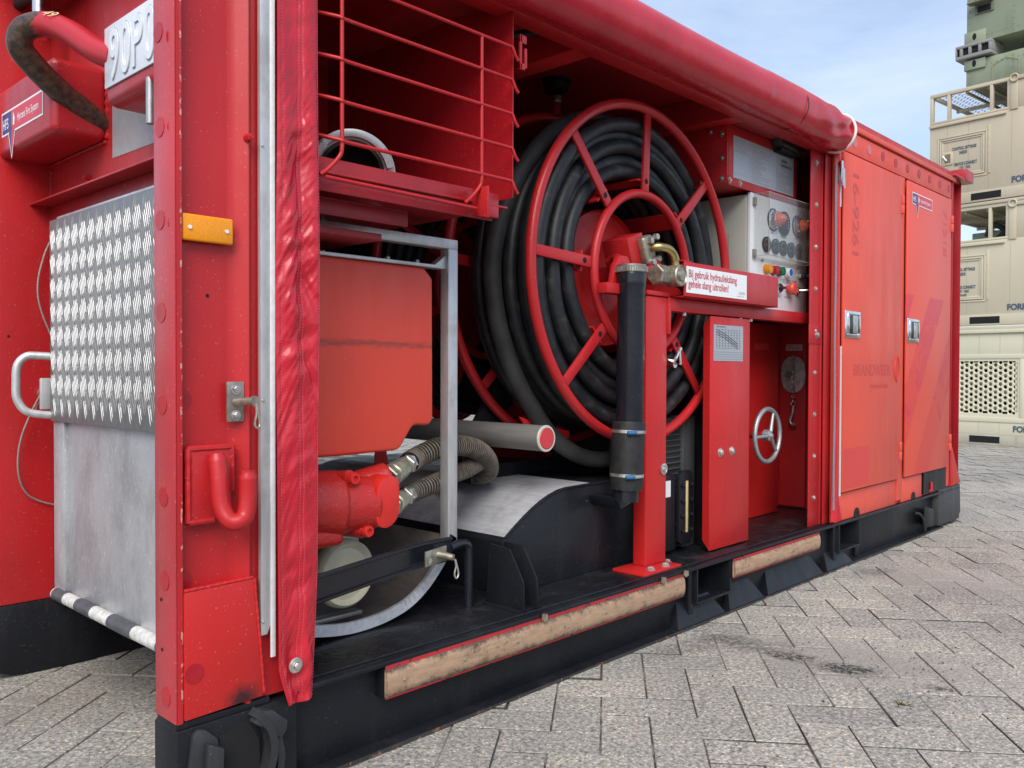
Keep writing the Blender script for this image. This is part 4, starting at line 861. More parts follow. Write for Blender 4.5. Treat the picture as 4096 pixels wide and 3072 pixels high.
# ================================================================== tarpaulin: strip at the post, roll under the roof, strip at the doors
T = thing('side_curtain', 'wrinkled red tarpaulin strip with stitched seams hanging beside the near post', 'tarpaulin', (0.30, 0.0, 0.25))
def cur(u, v):
    z = 0.218 + (2.40 - 0.218) * v
    xl = 0.2465 + (0.275 - 0.2465) * max(0, 1 - (z - 0.218) / 0.10) ** 1.2 if z < 0.318 else 0.2465
    xr = 0.3655 - 0.018 * max(0, 1 - (z - 0.218) / 0.35) ** 1.5
    x = xl + (xr - xl) * u
    k_ = min(1, max(0, math.sin(math.pi * min(1, u / 0.56)) if u < 0.56 else math.sin(math.pi * (u - 0.56) / 0.44))) ** 0.6
    q_ = mnoise.noise(Vector((u * 1.6 + 3, z * 17 + 5 * abs(u - 0.56), 1.3))); q2 = mnoise.noise(Vector((u * 5 - z * 6, z * 42 - u * 6, 7.7)))
    w = 0.0045 * (0.35 + 0.9 * math.exp(-((z - 0.95) / 0.45) ** 2)) * k_ * (1 - 2.0 * math.sqrt(q_ * q_ + 0.012)) + 0.0012 * k_ * (1 - 2 * abs(q2)) + 0.0025 * math.sin(u * 3.1) * (math.sin(z * 31 + 3 * u + 1.5 * math.sin(z * 11)) + 0.6 * math.sin(z * 67 - 5 * u + 2 * math.sin(z * 23)))
    w += 0.004 * math.sin(u * 9 + z * 4); w *= 1.5 * (0.45 + 0.75 * (0.5 + 0.5 * math.sin(z * 5.3 + 0.8)))
    s_ = 0.0
    for c0 in (0.12, 0.52, 0.60, 0.985): s_ += 0.0022 * math.exp(-((u - c0) / 0.022) ** 2)
    return Vector((x, -0.012 - w + s_, z + (0.003 * math.sin(u * 9) if v < 0.001 else 0)))
ca = obj('curtain_fabric', MB().grid(cur, 44, 620), TARP, T, recalc=False)
mb = MB()
for c0 in (0.11, 0.52, 0.61, 0.978):
    v = 0.004
    while v < 0.999:
        a, b = cur(c0, v), cur(c0, min(1, v + 0.0022)); mb.tube([a + Vector((0, -0.0010, 0)), b + Vector((0, -0.0010, 0))], 0.0006, 4, cap=False); v += 0.0036
obj('stitching', mb, plain('pink_thread', (0.62, 0.12, 0.15), 0.7), T, kind='stuff')
obj('zip_tape', MB().box(0.2325, 0.2462, -0.006, -0.001, 0.346, 2.40, 0.002), WOOL, T)
obj('clamp_rail', MB().prism([(0.207, 0.405), (0.207, 2.40), (0.2320, 2.40), (0.2320, 0.425), (0.224, 0.405)], 'y', -0.004, 0.010, 0.001), ALU, T)
sm = bolt_mesh('rail_screw', 0.0032, 0.001, mat=STEEL, washer=1.3, hexs=12)
for z in (0.438, 0.975, 1.588, 2.1): inst('rail_screw', sm, T, (0.212, -0.004, z))
bw = MB().lathe([(0, 0.019), (0.003, 0.019), (0.0035, 0.0165), (0.006, 0.0165), (0.0062, 0.009), (0.007, 0.009)], (0, 0, 0), (0, -1, 0), 28).cyl((0, -0.006, 0), (0, -0.013, 0), 0.0085, 6, bev=0.001)
bwm = finish(bw.bm, 'bolt_and_washer', Vector()); bwm.materials.append(STEEL); inst('bolt_and_washer', bwm, T, (0.293, -0.018, 0.316))

TARPR = mat_tarp('smooth_red_tarpaulin'); [setattr(q.inputs['Strength'], 'default_value', 0.10) for q in TARPR.node_tree.nodes if q.type == 'BUMP']
RO = thing('rolled_tarpaulin', 'red tarpaulin rolled up along the roof edge above the hose reel', 'tarpaulin', (1.9, -0.03, 2.28))
def roll(u, v):
    x = 0.24 + (3.47 - 0.24) * u; a = 2 * math.pi * v
    r = 0.094 + 0.004 * math.sin(a * 3 + 1) * (1 if x < 2.6 else 1.5)
    e = max(0, (x - 2.93) / 0.55)
    r -= 0.016 * e * e; r += 0.005 * e * math.sin(a * 7 + x * 19 + math.sin(x * 9)) + 0.004 * e * math.sin(a * 3 - x * 27 + 2) + 0.012 * e * e
    r += 0.0022 * math.sin(x * 4 + a)
    return Vector((x, -0.030 + r * math.cos(a), 2.275 - 0.010 * e + r * math.sin(a)))
obj('roll_fabric', MB().grid(roll, 240, 48), TARPR, RO, recalc=False)
obj('roll_end', MB().lathe([(0, 0.0), (0.004, 0.06), (0, 0.092)], (3.465, -0.030, 2.266), (1, 0, 0), 32), TARP, RO)
obj('edge_trim', MB().ring((3.472, -0.030, 2.266), 0.094, 0.008, 'x', 40, 8), WOOL, RO)
obj('seam_line', MB().ring((2.93, -0.030, 2.275), 0.0965, 0.0022, 'x', 48, 6), RUB, RO)
GWEB = plain('greyish_webbing', (0.50, 0.48, 0.47), 0.8)
Z = thing('zip_edge_strip', 'narrow tarpaulin edge with white and black zip hanging beside the orange doors', 'tarpaulin', (3.52, 0, 0.3))
mb = MB()
def zs(u, v):
    z = 0.27 + (2.17 - 0.27) * v; fl = max(0, 1 - (z - 0.27) / 0.22)
    x = 3.492 + 0.003 * math.sin(z * 9) - 0.015 * fl + u * (0.030 + 0.085 * fl)
    return Vector((x, -0.010 - 0.02 * math.sin(u * 3.14) - 0.012 * fl * math.sin(u * 9), z))
obj('zip_fabric', MB().grid(zs, 10, 80), TARP, Z, recalc=False)
obj('zip_teeth', MB().tube([(3.488 + 0.003 * math.sin((0.33 + i * 0.02) * 9) + 0.002 * (i % 2), -0.020, 0.33 + i * 0.02) for i in range(90)], 0.006, 6), plain('grey_zip', (0.22, 0.20, 0.22), 0.5), Z)
obj('white_webbing', MB().tube([(3.534, -0.033, z) for z in (0.40, 0.6, 0.9, 1.18)], 0.0055, 6), GWEB, Z); obj('white_webbing', MB().tube([(3.53, -0.026, 1.9), (3.53, -0.026, 2.02)], 0.005, 6), GWEB, Z)
obj('zip_slider', MB().box(3.49, 3.515, -0.05, -0.03, 2.02, 2.13, 0.004).tube([(3.497, -0.052, 2.09), (3.493, -0.054, 2.0)], 0.003, 6).tube([(3.512, -0.052, 2.09), (3.514, -0.054, 1.99)], 0.003, 6), CHROME, Z)

# ================================================================== hose reel
RC = Vector((2.082, 0.0, 1.45))
HR = thing('hose_reel', 'large red hose reel with eight spokes in the open middle bay', 'hose reel', (2.082, 0.4, 0.76))
for k, (y, r) in enumerate(((0.200, 0.685), (0.61, 0.712))):
    obj('outer_ring', MB().ring((RC.x, y, RC.z), r, 0.0205, 'y', 120, 16), RED, HR)
    obj('inner_ring', MB().ring((RC.x + 0.01, y, RC.z), 0.330, 0.0185, 'y', 90, 16), RED, HR)
    for s in range(8):
        a = rad(90 + 45 * s - 3); ca_, sa_ = math.cos(a), math.sin(a); w = 0.022
        pi, po = 0.345, r - 0.018
        q = [(RC.x + ca_ * pi - sa_ * w, RC.z + sa_ * pi + ca_ * w), (RC.x + ca_ * po - sa_ * w * 0.9, RC.z + sa_ * po + ca_ * w * 0.9), (RC.x + ca_ * po + sa_ * w * 0.9, RC.z + sa_ * po - ca_ * w * 0.9), (RC.x + ca_ * pi + sa_ * w, RC.z + sa_ * pi - ca_ * w)]
        spk = obj('spoke', MB().prism(q, 'y', y - 0.006, y + 0.006, 0.002), RED, HR)
        if k == 0:
            hx, hz = RC.x + ca_ * 0.385, RC.z + sa_ * 0.385
            obj('spoke_hole', MB().cyl((hx, y - 0.0065, hz), (hx, y - 0.0070, hz), 0.0115, 16), VOID, spk)
for s in range(8):
    a = rad(90 + 45 * s - 3); ca_, sa_ = math.cos(a), math.sin(a)
    q = [(RC.x + ca_ * 0.392 - sa_ * 0.04, RC.z + sa_ * 0.392 + ca_ * 0.04), (RC.x + ca_ * 0.392 + sa_ * 0.04, RC.z + sa_ * 0.392 - ca_ * 0.04), (RC.x + ca_ * 0.384 + sa_ * 0.04, RC.z + sa_ * 0.384 - ca_ * 0.04), (RC.x + ca_ * 0.384 - sa_ * 0.04, RC.z + sa_ * 0.384 + ca_ * 0.04)]
    obj('drum_bar', MB().prism(q, 'y', 0.207, 0.60), RED, HR)
obj('hub_disc', MB().lathe([(0, 0.0), (0.002, 0.14), (0.006, 0.145), (0.008, 0.17), (0.0, 0.285), (0.02, 0.292)], (RC.x + 0.02, 0.43, RC.z), (0, -1, 0), 72), REDL, HR)
obj('hub_shaft', MB().cyl((RC.x, 0.12, RC.z), (RC.x, 0.6, RC.z), 0.045, 24), RED, HR)
obj('hub_pipe', MB().tube(bez([(1.98, 0.30, 1.50), (1.97, 0.25, 1.51), (1.90, 0.18, 1.475), (1.86, 0.14, 1.45)], 5), 0.020, 16), RED, HR)
obj('swivel_block', MB().box(1.955, 2.065, 0.17, 0.30, 1.475, 1.60, 0.004, 2, rot=Matrix.Rotation(rad(-20), 3, 'Y')), RED, HR)
obj('flange_clamp', MB().box(2.015, 2.085, 0.135, 0.175, 1.485, 1.60, 0.012, 3, rot=Matrix.Rotation(rad(-20), 3, 'Y')), STEELD, HR)
for x, z in ((2.035, 1.575), (2.075, 1.595), (2.055, 1.490), (2.092, 1.508)): obj('flange_bolt', MB().cyl((x, 0.137, z), (x, 0.115, z), 0.0135, 6, bev=0.0015), STEEL, HR)
obj('elbow_pipe', MB().tube(bez([(2.055, 0.15, 1.548), (2.07, 0.11, 1.552), (2.115, 0.09, 1.545), (2.150, 0.085, 1.515), (2.158, 0.085, 1.475), (2.158, 0.085, 1.44)], 7), 0.0175, 20), BRASS, HR)
obj('elbow_nut', MB().cyl((2.158, 0.085, 1.478), (2.158, 0.085, 1.435), 0.025, 6, bev=0.002), BRASS, HR)
obj('swivel_joint', MB().cyl((2.03, 0.10, 1.437), (2.10, 0.10, 1.437), 0.042, 6, bev=0.004).cyl((2.19, 0.10, 1.437), (2.25, 0.10, 1.43), 0.040, 6, bev=0.004).cyl((2.10, 0.10, 1.437), (2.19, 0.10, 1.437), 0.036, 24).lathe([(0, 0.044), (0.055, 0.044), (0.060, 0.040), (0.054, 0.036), (0.055, 0.027), (0.052, 0.022), (0.064, 0.020), (0.066, 0.0)], (2.135, 0.10, 1.437), (0, -1, 0), 32), STEELD, HR)
obj('hose_inlet', MB().cyl((2.25, 0.12, 1.43), (2.42, 0.20, 1.42), 0.028, 16), RUB, HR)
# reel frame cup
cp = obj('cap_pipe', MB().cyl((1.99, 0.59, 2.16), (1.99, 0.59, 2.23), 0.019, 16), REDD, C)
obj('pipe_collar', MB().lathe([(0, 0.0), (0.0, 0.022), (0.010, 0.024), (0.016, 0.018), (0.022, 0.018), (0.028, 0.024), (0.034, 0.022)], (1.99, 0.59, 2.215), (0, 0, 1), 20), STEELD, cp)
obj('black_pipe_cap', MB().lathe([(0, 0.024), (0.012, 0.035), (0.02, 0.052), (0.055, 0.056), (0.058, 0.064), (0.075, 0.064), (0.076, 0.0)], (1.99, 0.59, 2.245), (0, 0, 1), 24), BLACKP, cp)
# guard plates below the reel
obj('reel_stand', MB().prism([(1.42, 0.66), (1.60, 0.66), (2.10, 1.42), (2.02, 1.46)], 'y', 0.645, 0.665).prism([(2.72, 0.66), (2.56, 0.66), (2.06, 1.42), (2.14, 1.46)], 'y', 0.645, 0.665).box(1.40, 2.8, 0.63, 0.68, 0.605, 0.66), BLK, HR)  # coloured black to paint in the darkness of the bay behind the reel
obj('red_guide_plate', MB().prism([(1.62, 0.80), (1.56, 0.87), (1.70, 0.83), (1.86, 0.80), (1.86, 0.77), (1.64, 0.77)], 'y', 0.40, 0.412, 0.001), REDL, HR)

# hose
HO = thing('hydraulic_hose', 'thick black hydraulic hose wound in many layers on the red reel', 'hose', (2.082, 0.42, 0.85))
mb = MB(); rr = random.Random(11)
for li, (R0, yo, n) in enumerate(((0.425, 0.246, 6), (0.474, 0.276, 5), (0.523, 0.244, 6), (0.572, 0.275, 5), (0.620, 0.243, 6))):
    for t in range(n):
        y = yo + t * 0.0615; ph = rr.uniform(0, 6.28); am = rr.uniform(0.005, 0.014); ph2 = rr.uniform(0, 6.28)
        R1 = R0 + rr.uniform(-0.004, 0.004)
        mb.ring((RC.x, y, RC.z), R1, 0.0300, 'y', 110, 16, wob=lambda a, ph=ph, am=am, ph2=ph2: (am * 0.5 * math.sin(a * 2 + ph) , am * math.sin(a + ph2) + 0.006 * math.sin(2 * a + ph)))
wnd = obj('wound_coils', mb, HOSE, HO)
P = bez([(2.16, 0.33, 2.04), (2.00, 0.33, 2.085), (1.83, 0.335, 2.06), (1.65, 0.345, 1.955), (1.51, 0.36, 1.79), (1.43, 0.38, 1.62), (1.405, 0.40, 1.45), (1.43, 0.40, 1.25), (1.50, 0.39, 1.06), (1.60, 0.38, 0.91), (1.72, 0.38, 0.79), (1.86, 0.36, 0.705), (2.0, 0.34, 0.675), (2.12, 0.34, 0.69), (2.2, 0.36, 0.72)], 8)
obj('loose_end', MB().tube(P, 0.0345, 18), HOSEG, HO, 'loose dusty grey end of the hose sagging below the reel')

# second reel deeper inside
H2 = thing('hose_reel', 'second red hose reel in shadow deep behind the first one', 'hose reel', (2.0, 1.3, 0.7))
for y in (1.12, 1.55): obj('outer_ring', MB().ring((2.10, y, 1.45), 0.69, 0.022, 'y', 90, 12), RED, H2); obj('inner_ring', MB().ring((2.10, y, 1.45), 0.33, 0.02, 'y', 60, 10), RED, H2)
for y in (1.12,):
    for s in range(8):
        a = rad(45 * s + 20); obj('spoke', MB().box(2.10 + 0.33, 2.10 + 0.67, y - 0.006, y + 0.006, 1.43, 1.47, 0.001, rot=Matrix.Rotation(-a, 3, 'Y'), piv=(2.10, y, 1.45)), RED, H2)
mb = MB()
for li in range(4):
    for t in range(6): mb.ring((2.10, 1.17 + t * 0.062, 1.45), 0.42 + li * 0.058, 0.029, 'y', 70, 10)
obj('wound_coils', mb, HOSE, H2)

# warning sign carrier (folded plate clamped on the rail)
SG = thing('warning_sign', 'red folded plate on the rail with white label Bij gebruik hydrauliekslang', 'sign', (2.6, 0.06, 1.352))
obj('folded_plate', MB().box(2.170, 3.00, 0.052, 0.056, 1.354, 1.499, 0.001).box(2.170, 3.00, 0.052, 0.135, 1.354, 1.358, 0.001).box(2.150, 2.23, 0.052, 0.10, 1.499, 1.503, 0.001), RED, SG)
obj('label', MB().box(2.186, 2.690, 0.0500, 0.0519, 1.372, 1.481, 0.0), WHITE, SG)
text('Bij gebruik hydrauliekslang\ngehele slang uitrollen!', (2.200, 0.0494, 1.437), 0.0450, INKR, SG, sx=0.83, bold=0.0007, lines=0.92)
text('KUIKEN', (2.617, 0.0494, 1.392), 0.018, INKG, SG, sx=0.9); text('www.kuiken.com', (2.600, 0.0494, 1.381), 0.009, INKG, SG, sx=1.0)

# black upright pipe with rubber sleeve
BP = thing('black_filler_pipe', 'glossy black upright pipe with knurled cap and rubber sleeve left of the support post', 'pipe', (1.86, 0.095, 0.6))
obj('pipe_body', MB().lathe([(0, 0.052), (0.02, 0.0525), (0.535, 0.0535), (0.555, 0.057), (0.60, 0.0585), (0.605, 0.057)], (1.856, 0.095, 0.825), (0.012, 0, 1), 48), BLKG, BP)
mb = MB(); mb.cyl((1.863, 0.095, 1.428), (1.863, 0.095, 1.452), 0.0620, 48, bev=0.003).cyl((1.863, 0.095, 1.452), (1.863, 0.095, 1.458), 0.057, 48)
for i in range(40):
    a = 2 * math.pi * i / 40; mb.cyl((1.863 + 0.0620 * math.cos(a), 0.095 + 0.0620 * math.sin(a), 1.430), (1.863 + 0.0620 * math.cos(a), 0.095 + 0.0620 * math.sin(a), 1.450), 0.0024, 6)
obj('knurled_cap', mb, plain('cap_metal', (0.36, 0.35, 0.31), 0.4, 0.8, var=0.2), BP)
obj('rubber_sleeve', MB().lathe([(0, 0.055), (0.0, 0.061), (0.03, 0.0635), (0.15, 0.0620), (0.255, 0.0640), (0.263, 0.062), (0.263, 0.050)], (1.836, 0.095, 0.590), (0.06, 0, 1), 40), RUB, BP)
for z, x in ((0.808, 1.850), (0.640, 1.8395)):
    cpz = obj('hose_clamp', MB().lathe([(0, 0.0635), (0, 0.0655), (0.012, 0.0655), (0.012, 0.0635)], (x, 0.095, z), (0.06, 0, 1), 40), STEEL, BP)
    obj('clamp_screw', MB().cyl((x - 0.066, 0.052, z + 0.006), (x - 0.040, 0.032, z + 0.006), 0.0085, 10), BLUEP, cpz)
    obj('clamp_housing', MB().cyl((x - 0.040, 0.032, z + 0.006), (x - 0.010, 0.027, z + 0.006), 0.0075, 10), STEEL, cpz)
obj('welded_stub', MB().cyl((1.832, 0.095, 0.545), (1.836, 0.095, 0.60), 0.050, 30).prism([(1.785, 0.560), (1.88, 0.560), (1.875, 0.53), (1.81, 0.515)], 'y', 0.10, 0.24, 0.004), BLKG, BP)
obj('drain_valve', MB().tube(bez([(2.16, 0.13, 1.10), (2.17, 0.10, 1.09), (2.185, 0.09, 1.12), (2.20, 0.085, 1.145)], 5), 0.008, 8).cyl((2.175, 0.12, 1.075), (2.175, 0.095, 1.075), 0.014, 12).tube([(2.19, 0.085, 1.14), (2.195, 0.083, 1.075)], 0.006, 8), CHROME, C)

# radiator + sight glass behind the post
RD = thing('oil_cooler', 'dark grey finned oil cooler on the deck right of the support post', 'oil cooler', (2.4, 0.27, 0.25))
mb = MB(); mb.box(2.0, 2.46, 0.250, 0.30, 0.256, 0.84); obj('cooler_core', mb, plain('dark_core', (0.03, 0.033, 0.036), 0.5, 0.3), RD)
mb = MB()
for i in range(22):
    z = 0.285 + i * 0.0252; mb.box(2.14, 2.455, 0.240, 0.250, z, z + 0.0045)
    for k in range(22):
        x = 2.145 + k * 0.0143; mb.quad((x, 0.2485, z + 0.005), (x + 0.006, 0.2485, z + 0.005), (x + 0.012, 0.2440, z + 0.024), (x + 0.006, 0.2440, z + 0.024))
obj('cooler_fins', mb, plain('grey_fin_metal', (0.13, 0.14, 0.145), 0.5, 0.5), RD, kind='stuff')
obj('cooler_end_tank', MB().box(2.458, 2.475, 0.232, 0.30, 0.255, 0.845, 0.003).box(2.475, 2.57, 0.240, 0.34, 0.250, 0.842, 0.006), plain('grey_cooler_tank', (0.085, 0.09, 0.093), 0.5, 0.3), RD)
SGG = thing('level_gauge_housing', 'black bolted level gauge with yellowish slot in front of the oil cooler', 'gauge', (2.36, 0.2, 0.25))
obj('gauge_housing', MB().box(2.16, 2.33, 0.19, 0.238, 0.27, 0.600, 0.003).prism([(2.345, 0.30), (2.345, 0.585), (2.375, 0.610), (2.435, 0.610), (2.455, 0.580), (2.455, 0.315), (2.43, 0.285), (2.37, 0.285)], 'y', 0.178, 0.2, 0.003), BLK, SGG)
obj('sight_slot', MB().box(2.393, 2.410, 0.174, 0.1785, 0.338, 0.565, 0.006), plain('yellowed_sight_glass', (0.55, 0.46, 0.22), 0.25), SGG)
bk_ = bolt_mesh('gauge_bolt', 0.010, 0.010, mat=BLK)
for i in range(4):
    for x in (2.366, 2.436): inst('gauge_bolt', bk_, SGG, (x, 0.178, 0.345 + i * 0.067))
obj('white_label', MB().box(2.20, 2.29, 0.1885, 0.1895, 0.505, 0.575), WHITE, SGG)
obj('dark_tank', MB().box(2.32, 2.6, 0.345, 0.9, 0.25, 0.86).box(2.62, 2.78, 0.18, 0.5, 0.25, 1.24), BLK, C)

# red duct cover with chart
DC = thing('red_duct_cover', 'red upright cover with performance chart left of the handwheel', 'cover', (2.62, 0.1, 0.25))
mb = MB()
mb.prism([(2.452, 0.258), (2.806, 0.258), (2.806, 1.290), (2.452, 1.290)], 'y', 0.095, 0.0985, 0.001)
t = MB(); V = [mb.bm.verts.new(q) for q in ((2.452, 0.0955, 0.258), (2.452, 0.0955, 1.290), (2.462, 0.135, 1.255), (2.462, 0.135, 0.300))]; mb.bm.faces.new(V)
mb.box(2.800, 2.806, 0.0985, 0.16, 0.262, 1.288)
obj('cover_shell', mb, REDL, DC)
inst('bolt', bolt_mesh('cover_bolt', 0.014, 0.010), DC, (2.543, 0.095, 0.686)); inst('bolt', bpy.data.meshes['cover_bolt'], DC, (2.643, 0.095, 0.686))
ch = obj('chart_label', MB().box(2.480, 2.739, 0.0932, 0.0948, 1.094, 1.254), SILV, DC)
mb = MB()
for i in range(9): mb.box(2.500 + i * 0.026, 2.5008 + i * 0.026, 0.0925, 0.0931, 1.150, 1.235)
for i in range(8): mb.box(2.500, 2.709, 0.0925, 0.0931, 1.150 + i * 0.012, 1.1506 + i * 0.012)
for i in range(4): mb.box(2.484, 2.735, 0.0925, 0.0931, 1.102 + i * 0.0105, 1.1026 + i * 0.0105)
for dz in (0, 0.010, 0.020): mb.tube([(2.50, 0.0926, 1.212 + dz), (2.56, 0.0926, 1.200 + dz), (2.69, 0.0926, 1.152 + dz)], 0.0012, 4)
obj('chart_lines', mb, INK, DC); text('PRESTATIEKROMME', (2.50, 0.0926, 1.243), 0.009, INK, DC)

# red panel with handwheel
PN = thing('red_equipment_panel', 'bright red panel behind the grey handwheel', 'panel', (3.53, 0.4, 0.25))
obj('panel_shell', MB().box(3.36, 3.703, 0.392, 0.46, 0.252, 1.31, 0.006), REDL, PN)
obj('faded_label', MB().box(3.42, 3.58, 0.3905, 0.3915, 1.165, 1.20), GHOST2, PN)
HW = thing('handwheel', 'grey three spoke handwheel on a red shaft', 'handwheel', (3.19, 0.2, 0.72))
wc = Vector((3.195, 0.20, 0.722))
obj('wheel_rim', MB().ring(wc, 0.134, 0.0120, 'y', 60, 14), CAST, HW)
for a in (62, 182, 318):
    d_ = Vector((math.cos(rad(a)), 0, math.sin(rad(a)))); obj('wheel_spoke', MB().tube([wc + d_ * 0.02 + Vector((0, -0.012, 0)), wc + d_ * 0.07 + Vector((0, -0.006, 0)), wc + d_ * 0.13], 0.011, 10, rf=lambda i: 0.011 - 0.0015 * i), CAST, HW)
obj('wheel_hub', MB().lathe([(0, 0.0), (0, 0.030), (0.030, 0.028), (0.034, 0.018), (0.036, 0.012), (0.044, 0.010), (0.046, 0)], wc + Vector((0, 0.015, 0)), (0, -1, 0), 24), CAST, HW)
obj('wheel_shaft', MB().cyl(wc + Vector((0, 0.01, 0)), wc + Vector((0, 0.20, 0)), 0.020, 16), RED, HW)
# dark side panel with blanking flange and chain
SP = thing('flange_panel', 'dark red side panel carrying the round blanking flange', 'panel', (3.89, 0.4, 0.25))
obj('panel_shell', MB().box(3.880, 3.899, 0.315, 0.80, 0.262, 1.34, 0.003).box(3.72, 3.88, 0.47, 0.475, 0.26, 1.3), RED, SP)
fl = MB()
pts = []
for i in range(40):
    a = 2 * math.pi * i / 40; r = 0.062 + 0.045 * abs(math.sin(a)) ** 3.0; pts.append((0.386 + r * math.cos(a) * 1.2, 1.031 + r * math.sin(a)))
flg = obj('blanking_flange', fl.prism(pts, 'x', 3.868, 3.879, 0.001), plain('scuffed_flange_metal', (0.50, 0.42, 0.42), 0.45, 0.1, var=0.3), SP)
obj('flange_spigot', MB().cyl((3.868, 0.395, 1.03), (3.82, 0.395, 1.03), 0.018, 16), STEELD, SP)
for z in (1.118, 0.944): inst('bolt', bolt_mesh('flange_bolt', 0.010, 0.008, 'x'), SP, (3.868, 0.384, z))
mb = MB()
for i in range(9): mb.ring((3.845, 0.372, 1.10 - i * 0.028), 0.0095, 0.0024, 'x' if i % 2 else 'y', 12, 6)
obj('chain', mb, STEEL, SP)
obj('chain_hook', MB().tube(bez([(3.845, 0.372, 0.85), (3.845, 0.372, 0.83), (3.845, 0.378, 0.80), (3.845, 0.390, 0.765), (3.845, 0.380, 0.742), (3.845, 0.355, 0.742)], 5), 0.009, 10).ring((3.845, 0.372, 0.862), 0.014, 0.003, 'x', 16, 6), STEEL, SP)
lb = obj('switch_label', MB().quad((3.8785, 0.435, 1.168), (3.8785, 0.335, 1.168), (3.8785, 0.335, 1.205), (3.8785, 0.435, 1.205)), plain('pinkish_label', (0.62, 0.40, 0.42), 0.4), SP, recalc=False)
text('MASSA\n SCHAKELAAR', (3.8780, 0.430, 1.190), 0.012, INKR, SP, xd=(0, -1, 0))

# ================================================================== control station
CB = thing('control_cabinet', 'grey control cabinet with white gauge panel right of the reel', 'control cabinet', (3.2, 0.2, 1.36))
obj('cabinet_shell', MB().box(2.930, 3.60, 0.185, 0.55, 1.353, 1.905, 0.006), CAB, CB)
obj('cabinet_door', MB().box(2.935, 3.530, 0.164, 0.183, 1.354, 1.915, 0.004), WHT, CB)
obj('front_panel', MB().box(2.978, 3.516, 0.160, 0.1635, 1.356, 1.905, 0.001), WHT, CB)
def gauge(x, z, r):
    g_ = obj('gauge', MB().lathe([(0, r * 1.02), (0.010, r * 1.02), (0.012, r * 0.93), (0.008, r * 0.90), (0.008, 0)], (x, 0.160, z), (0, -1, 0), 28), BLACKP, CB)
    mb = MB(); a0 = rad(205)
    for i in range(12):
        a = a0 - rad(230) * i / 11; mb.tube([(x + r * 0.66 * math.cos(a), 0.1512, z + r * 0.66 * math.sin(a)), (x + r * 0.82 * math.cos(a), 0.1512, z + r * 0.82 * math.sin(a))], r * 0.022, 4)
    obj('gauge_scale', mb, INKW, g_)
    if r < 0.06: obj('gauge_green_arc', MB().tube([(x + r * 0.72 * math.cos(rad(a)), 0.1514, z + r * 0.72 * math.sin(rad(a))) for a in range(40, 130, 10)], r * 0.06, 4), GRN, g_)
    obj('gauge_needle', MB().tube([(x, 0.1508, z), (x - r * 0.6, 0.1508, z - r * 0.18)], r * 0.035, 4), NEED, g_)
gauge(3.267, 1.801, 0.060)
for x in (3.082, 3.177, 3.261, 3.348, 3.439): gauge(x, 1.675, 0.038)
for x in (3.155, 3.425):
    lm = obj('lamp_bezel', MB().lathe([(0, 0.052), (0.010, 0.052), (0.012, 0.044), (0.030, 0.040), (0.032, 0.036)], (x, 0.160, 1.806), (0, -1, 0), 28), CHROME, CB)
    obj('lamp_lens', MB().lathe([(0, 0.036), (0.006, 0.035), (0.010, 0.030), (0.014, 0.031), (0.020, 0.025), (0.024, 0.025), (0.030, 0.018), (0.034, 0.017), (0.042, 0.006), (0.044, 0)], (x, 0.130, 1.806), (0, -1, 0), 28), LENS, lm)
    obj('lamp_gasket', MB().lathe([(0, 0.058), (0.004, 0.058), (0.004, 0.05)], (x, 0.160, 1.806), (0, -1, 0), 28), RUB, lm)
for x, m_ in ((3.081, BTNO), (3.153, BTNR), (3.216, BTNG)): obj('indicator_button', MB().cyl((x, 0.160, 1.553), (x, 0.154, 1.553), 0.026, 24).lathe([(0, 0.023), (0.026, 0.022), (0.028, 0.018), (0.028, 0)], (x, 0.154, 1.553), (0, -1, 0), 24), m_, CB)
obj('button_bezel', MB().lathe([(0, 0.024), (0.030, 0.023), (0.031, 0.019), (0.026, 0.019)], (3.297, 0.160, 1.553), (0, -1, 0), 24), WHITE, CB); obj('indicator_button', MB().cyl((3.297, 0.16, 1.553), (3.297, 0.128, 1.553), 0.018, 20), BTNB, CB)
obj('toggle_switch', MB().box(3.455, 3.485, 0.13, 0.16, 1.535, 1.565, 0.004).box(3.462, 3.50, 0.105, 0.13, 1.540, 1.560, 0.005), BLACKP, CB); obj('toggle_collar', MB().cyl((3.448, 0.16, 1.55), (3.448, 0.14, 1.55), 0.014, 12), CHROME, CB)
obj('selector_bezel', MB().lathe([(0, 0.026), (0.018, 0.024), (0.018, 0.018)], (3.209, 0.160, 1.469), (0, -1, 0), 24), CHROME, CB); obj('selector_knob', MB().cyl((3.209, 0.16, 1.469), (3.209, 0.135, 1.469), 0.018, 18).box(3.19, 3.228, 0.118, 0.135, 1.463, 1.475, 0.003), BLACKP, CB)
obj('stop_button', MB().lathe([(0, 0.020), (0.02, 0.018), (0.022, 0.030), (0.036, 0.033), (0.046, 0.028), (0.048, 0)], (3.318, 0.160, 1.472), (0, -1, 0), 28), MUSH, CB)
obj('ignition_key', MB().lathe([(0, 0.024), (0.010, 0.022), (0.016, 0.014), (0.022, 0.013), (0.022, 0)], (3.415, 0.160, 1.470), (0, -1, 0), 20).cyl((3.415, 0.14, 1.470), (3.45, 0.075, 1.470), 0.0055, 8), CHROME, CB)
for s_, x, z in (('LAAD\nSIGNAAL', 3.175, 1.512), ('ROET CLAXON\nVOOR AANWEZIG', 3.262, 1.512), ('2 STARTEN\n1 OLIE', 3.36, 1.512), ('NOORDKL.', 3.18, 1.425), ('NOODSTOP', 3.285, 1.425), ('TOERENTAL', 3.235, 1.728), ('LAMP 1', 3.13, 1.736), ('LAMP 2', 3.40, 1.736)):
    text(s_, (x, 0.1593, z), 0.0125, INK, CB)
